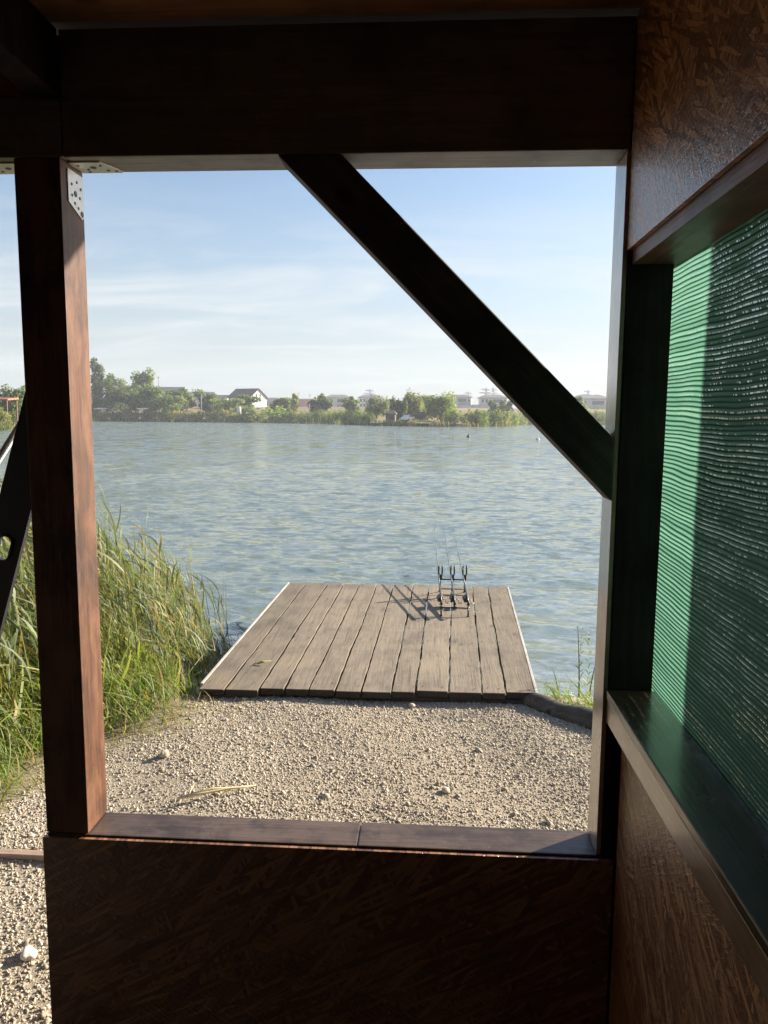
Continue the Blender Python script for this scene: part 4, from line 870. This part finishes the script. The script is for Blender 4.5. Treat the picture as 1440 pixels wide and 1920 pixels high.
# marker buoys on the lake
for px, ypx, Y, m, lab in ((878, 821.5, 90, BLACK, 'dark marker buoy floating in the middle of lake'), (1008, 826, 82, WHITE, 'white marker buoy floating near the brace edge')):
    p = at(px, ypx, Y); o = empty('marker_buoy', (p[0], Y, WZ)); MB().tube([(0, 0, -.2), (0, 0, -.05), (0, 0, .16), (0, 0, .25)], [.12, .22, .20, .06], 14).build('float', m, o); MB().tube([(0, 0, .25), (0, 0, .6)], .03, 6).build('rod', m, o); tag(o, lab, 'buoy')

# ---------------------------------------------------------------- air
me = bpy.data.meshes.new('haze'); b = bmesh.new(); bmesh.ops.create_cube(b, size=1); b.transform(Matrix.Translation((0, 0, 28)) @ Matrix.Diagonal((1900, 1900, 64, 1))); b.to_mesh(me); b.free()
t = NT('haze_air'); pv = t.n('VolumePrincipled', {'Color': (.86, .92, 1.0), 'Density': .0005, 'Anisotropy': .15}); t.t.links.new(pv.outputs[0], t.out.inputs['Volume'])
hzo = link('haze', me, t.m); tag(hzo, kind='stuff')
# ---------------------------------------------------------------- light, sky, camera
EL, AZ = R(22.5), R(57)                                   # sun: to the right and ahead
sv = Vector((math.cos(EL)*math.sin(AZ), math.cos(EL)*math.cos(AZ), math.sin(EL)))
sl = bpy.data.lights.new('sun', 'SUN'); sl.energy = 4.8; sl.angle = R(.9); sl.color = (1, .90, .76)
so = bpy.data.objects.new('sun', sl); COL.objects.link(so); so.rotation_euler = (-sv).to_track_quat('-Z', 'Y').to_euler(); so.location = (20, 14, 20)
wd = bpy.data.worlds.new('World'); S.world = wd; wd.use_nodes = True; nt = wd.node_tree; nt.nodes.clear()
t = NT.__new__(NT); t.t = nt; t.m = wd; out = nt.nodes.new('ShaderNodeOutputWorld')
sky = t.n('TexSky', sky_type='NISHITA', sun_disc=False, sun_elevation=EL, sun_rotation=AZ, altitude=0, air_density=1.0, dust_density=.7, ozone_density=2.2)
gen = t.n('TexCoord').outputs['Generated']; sx = t.n('SeparateXYZ', {0: gen})
zc = t.math('MAXIMUM', sx.outputs[2], .03); cx = t.math('DIVIDE', sx.outputs[0], t.math('ADD', zc, .12)); cy = t.math('DIVIDE', sx.outputs[1], t.math('ADD', zc, .12))
cv = t.n('CombineXYZ', {0: cx, 1: cy}).outputs[0]
n1 = t.noise(t.map(cv, scale=(.9, 1.9, 1), rot=(0, 0, R(12))), 1.0, 6, .58, .5)
veil = t.ramp(n1, [(.44, (0, 0, 0)), (.64, (.75, .75, .75))])
hz = t.ramp(sx.outputs[2], [(.0, (.85, .85, .85)), (.09, (.66, .66, .66)), (.18, (.27, .27, .27)), (.28, (.0, .0, .0))])
skyc = t.mix(hz, sky.outputs[0], (3.35, 3.7, 3.95))
skyc = t.mix(t.math('MULTIPLY', veil, t.ramp(sx.outputs[2], [(.05, (.6, .6, .6)), (.15, (1, 1, 1)), (.26, (.12, .12, .12))])), skyc, (4.9, 5.15, 5.3))
bg = t.n('Background', {0: skyc, 1: .058}); nt.links.new(bg.outputs[0], out.inputs[0])

cam = bpy.data.cameras.new('camera'); cam.sensor_fit = 'VERTICAL'; cam.sensor_height = 36; cam.lens = 27; cam.clip_start = .05; cam.clip_end = 4000
co = bpy.data.objects.new('camera', cam); COL.objects.link(co)
m = Matrix(((r_[0], u_[0], -f_[0], 0), (r_[1], u_[1], -f_[1], 0), (r_[2], u_[2], -f_[2], 2.0), (0, 0, 0, 1))); co.matrix_world = m
S.camera = co; S.render.engine = 'CYCLES'
S.view_settings.view_transform = 'Standard'; S.view_settings.look = 'None'; S.view_settings.exposure = 1.55; S.view_settings.gamma = 1
S.cycles.max_bounces = 8; S.cycles.diffuse_bounces = 4; S.cycles.transparent_max_bounces = 12
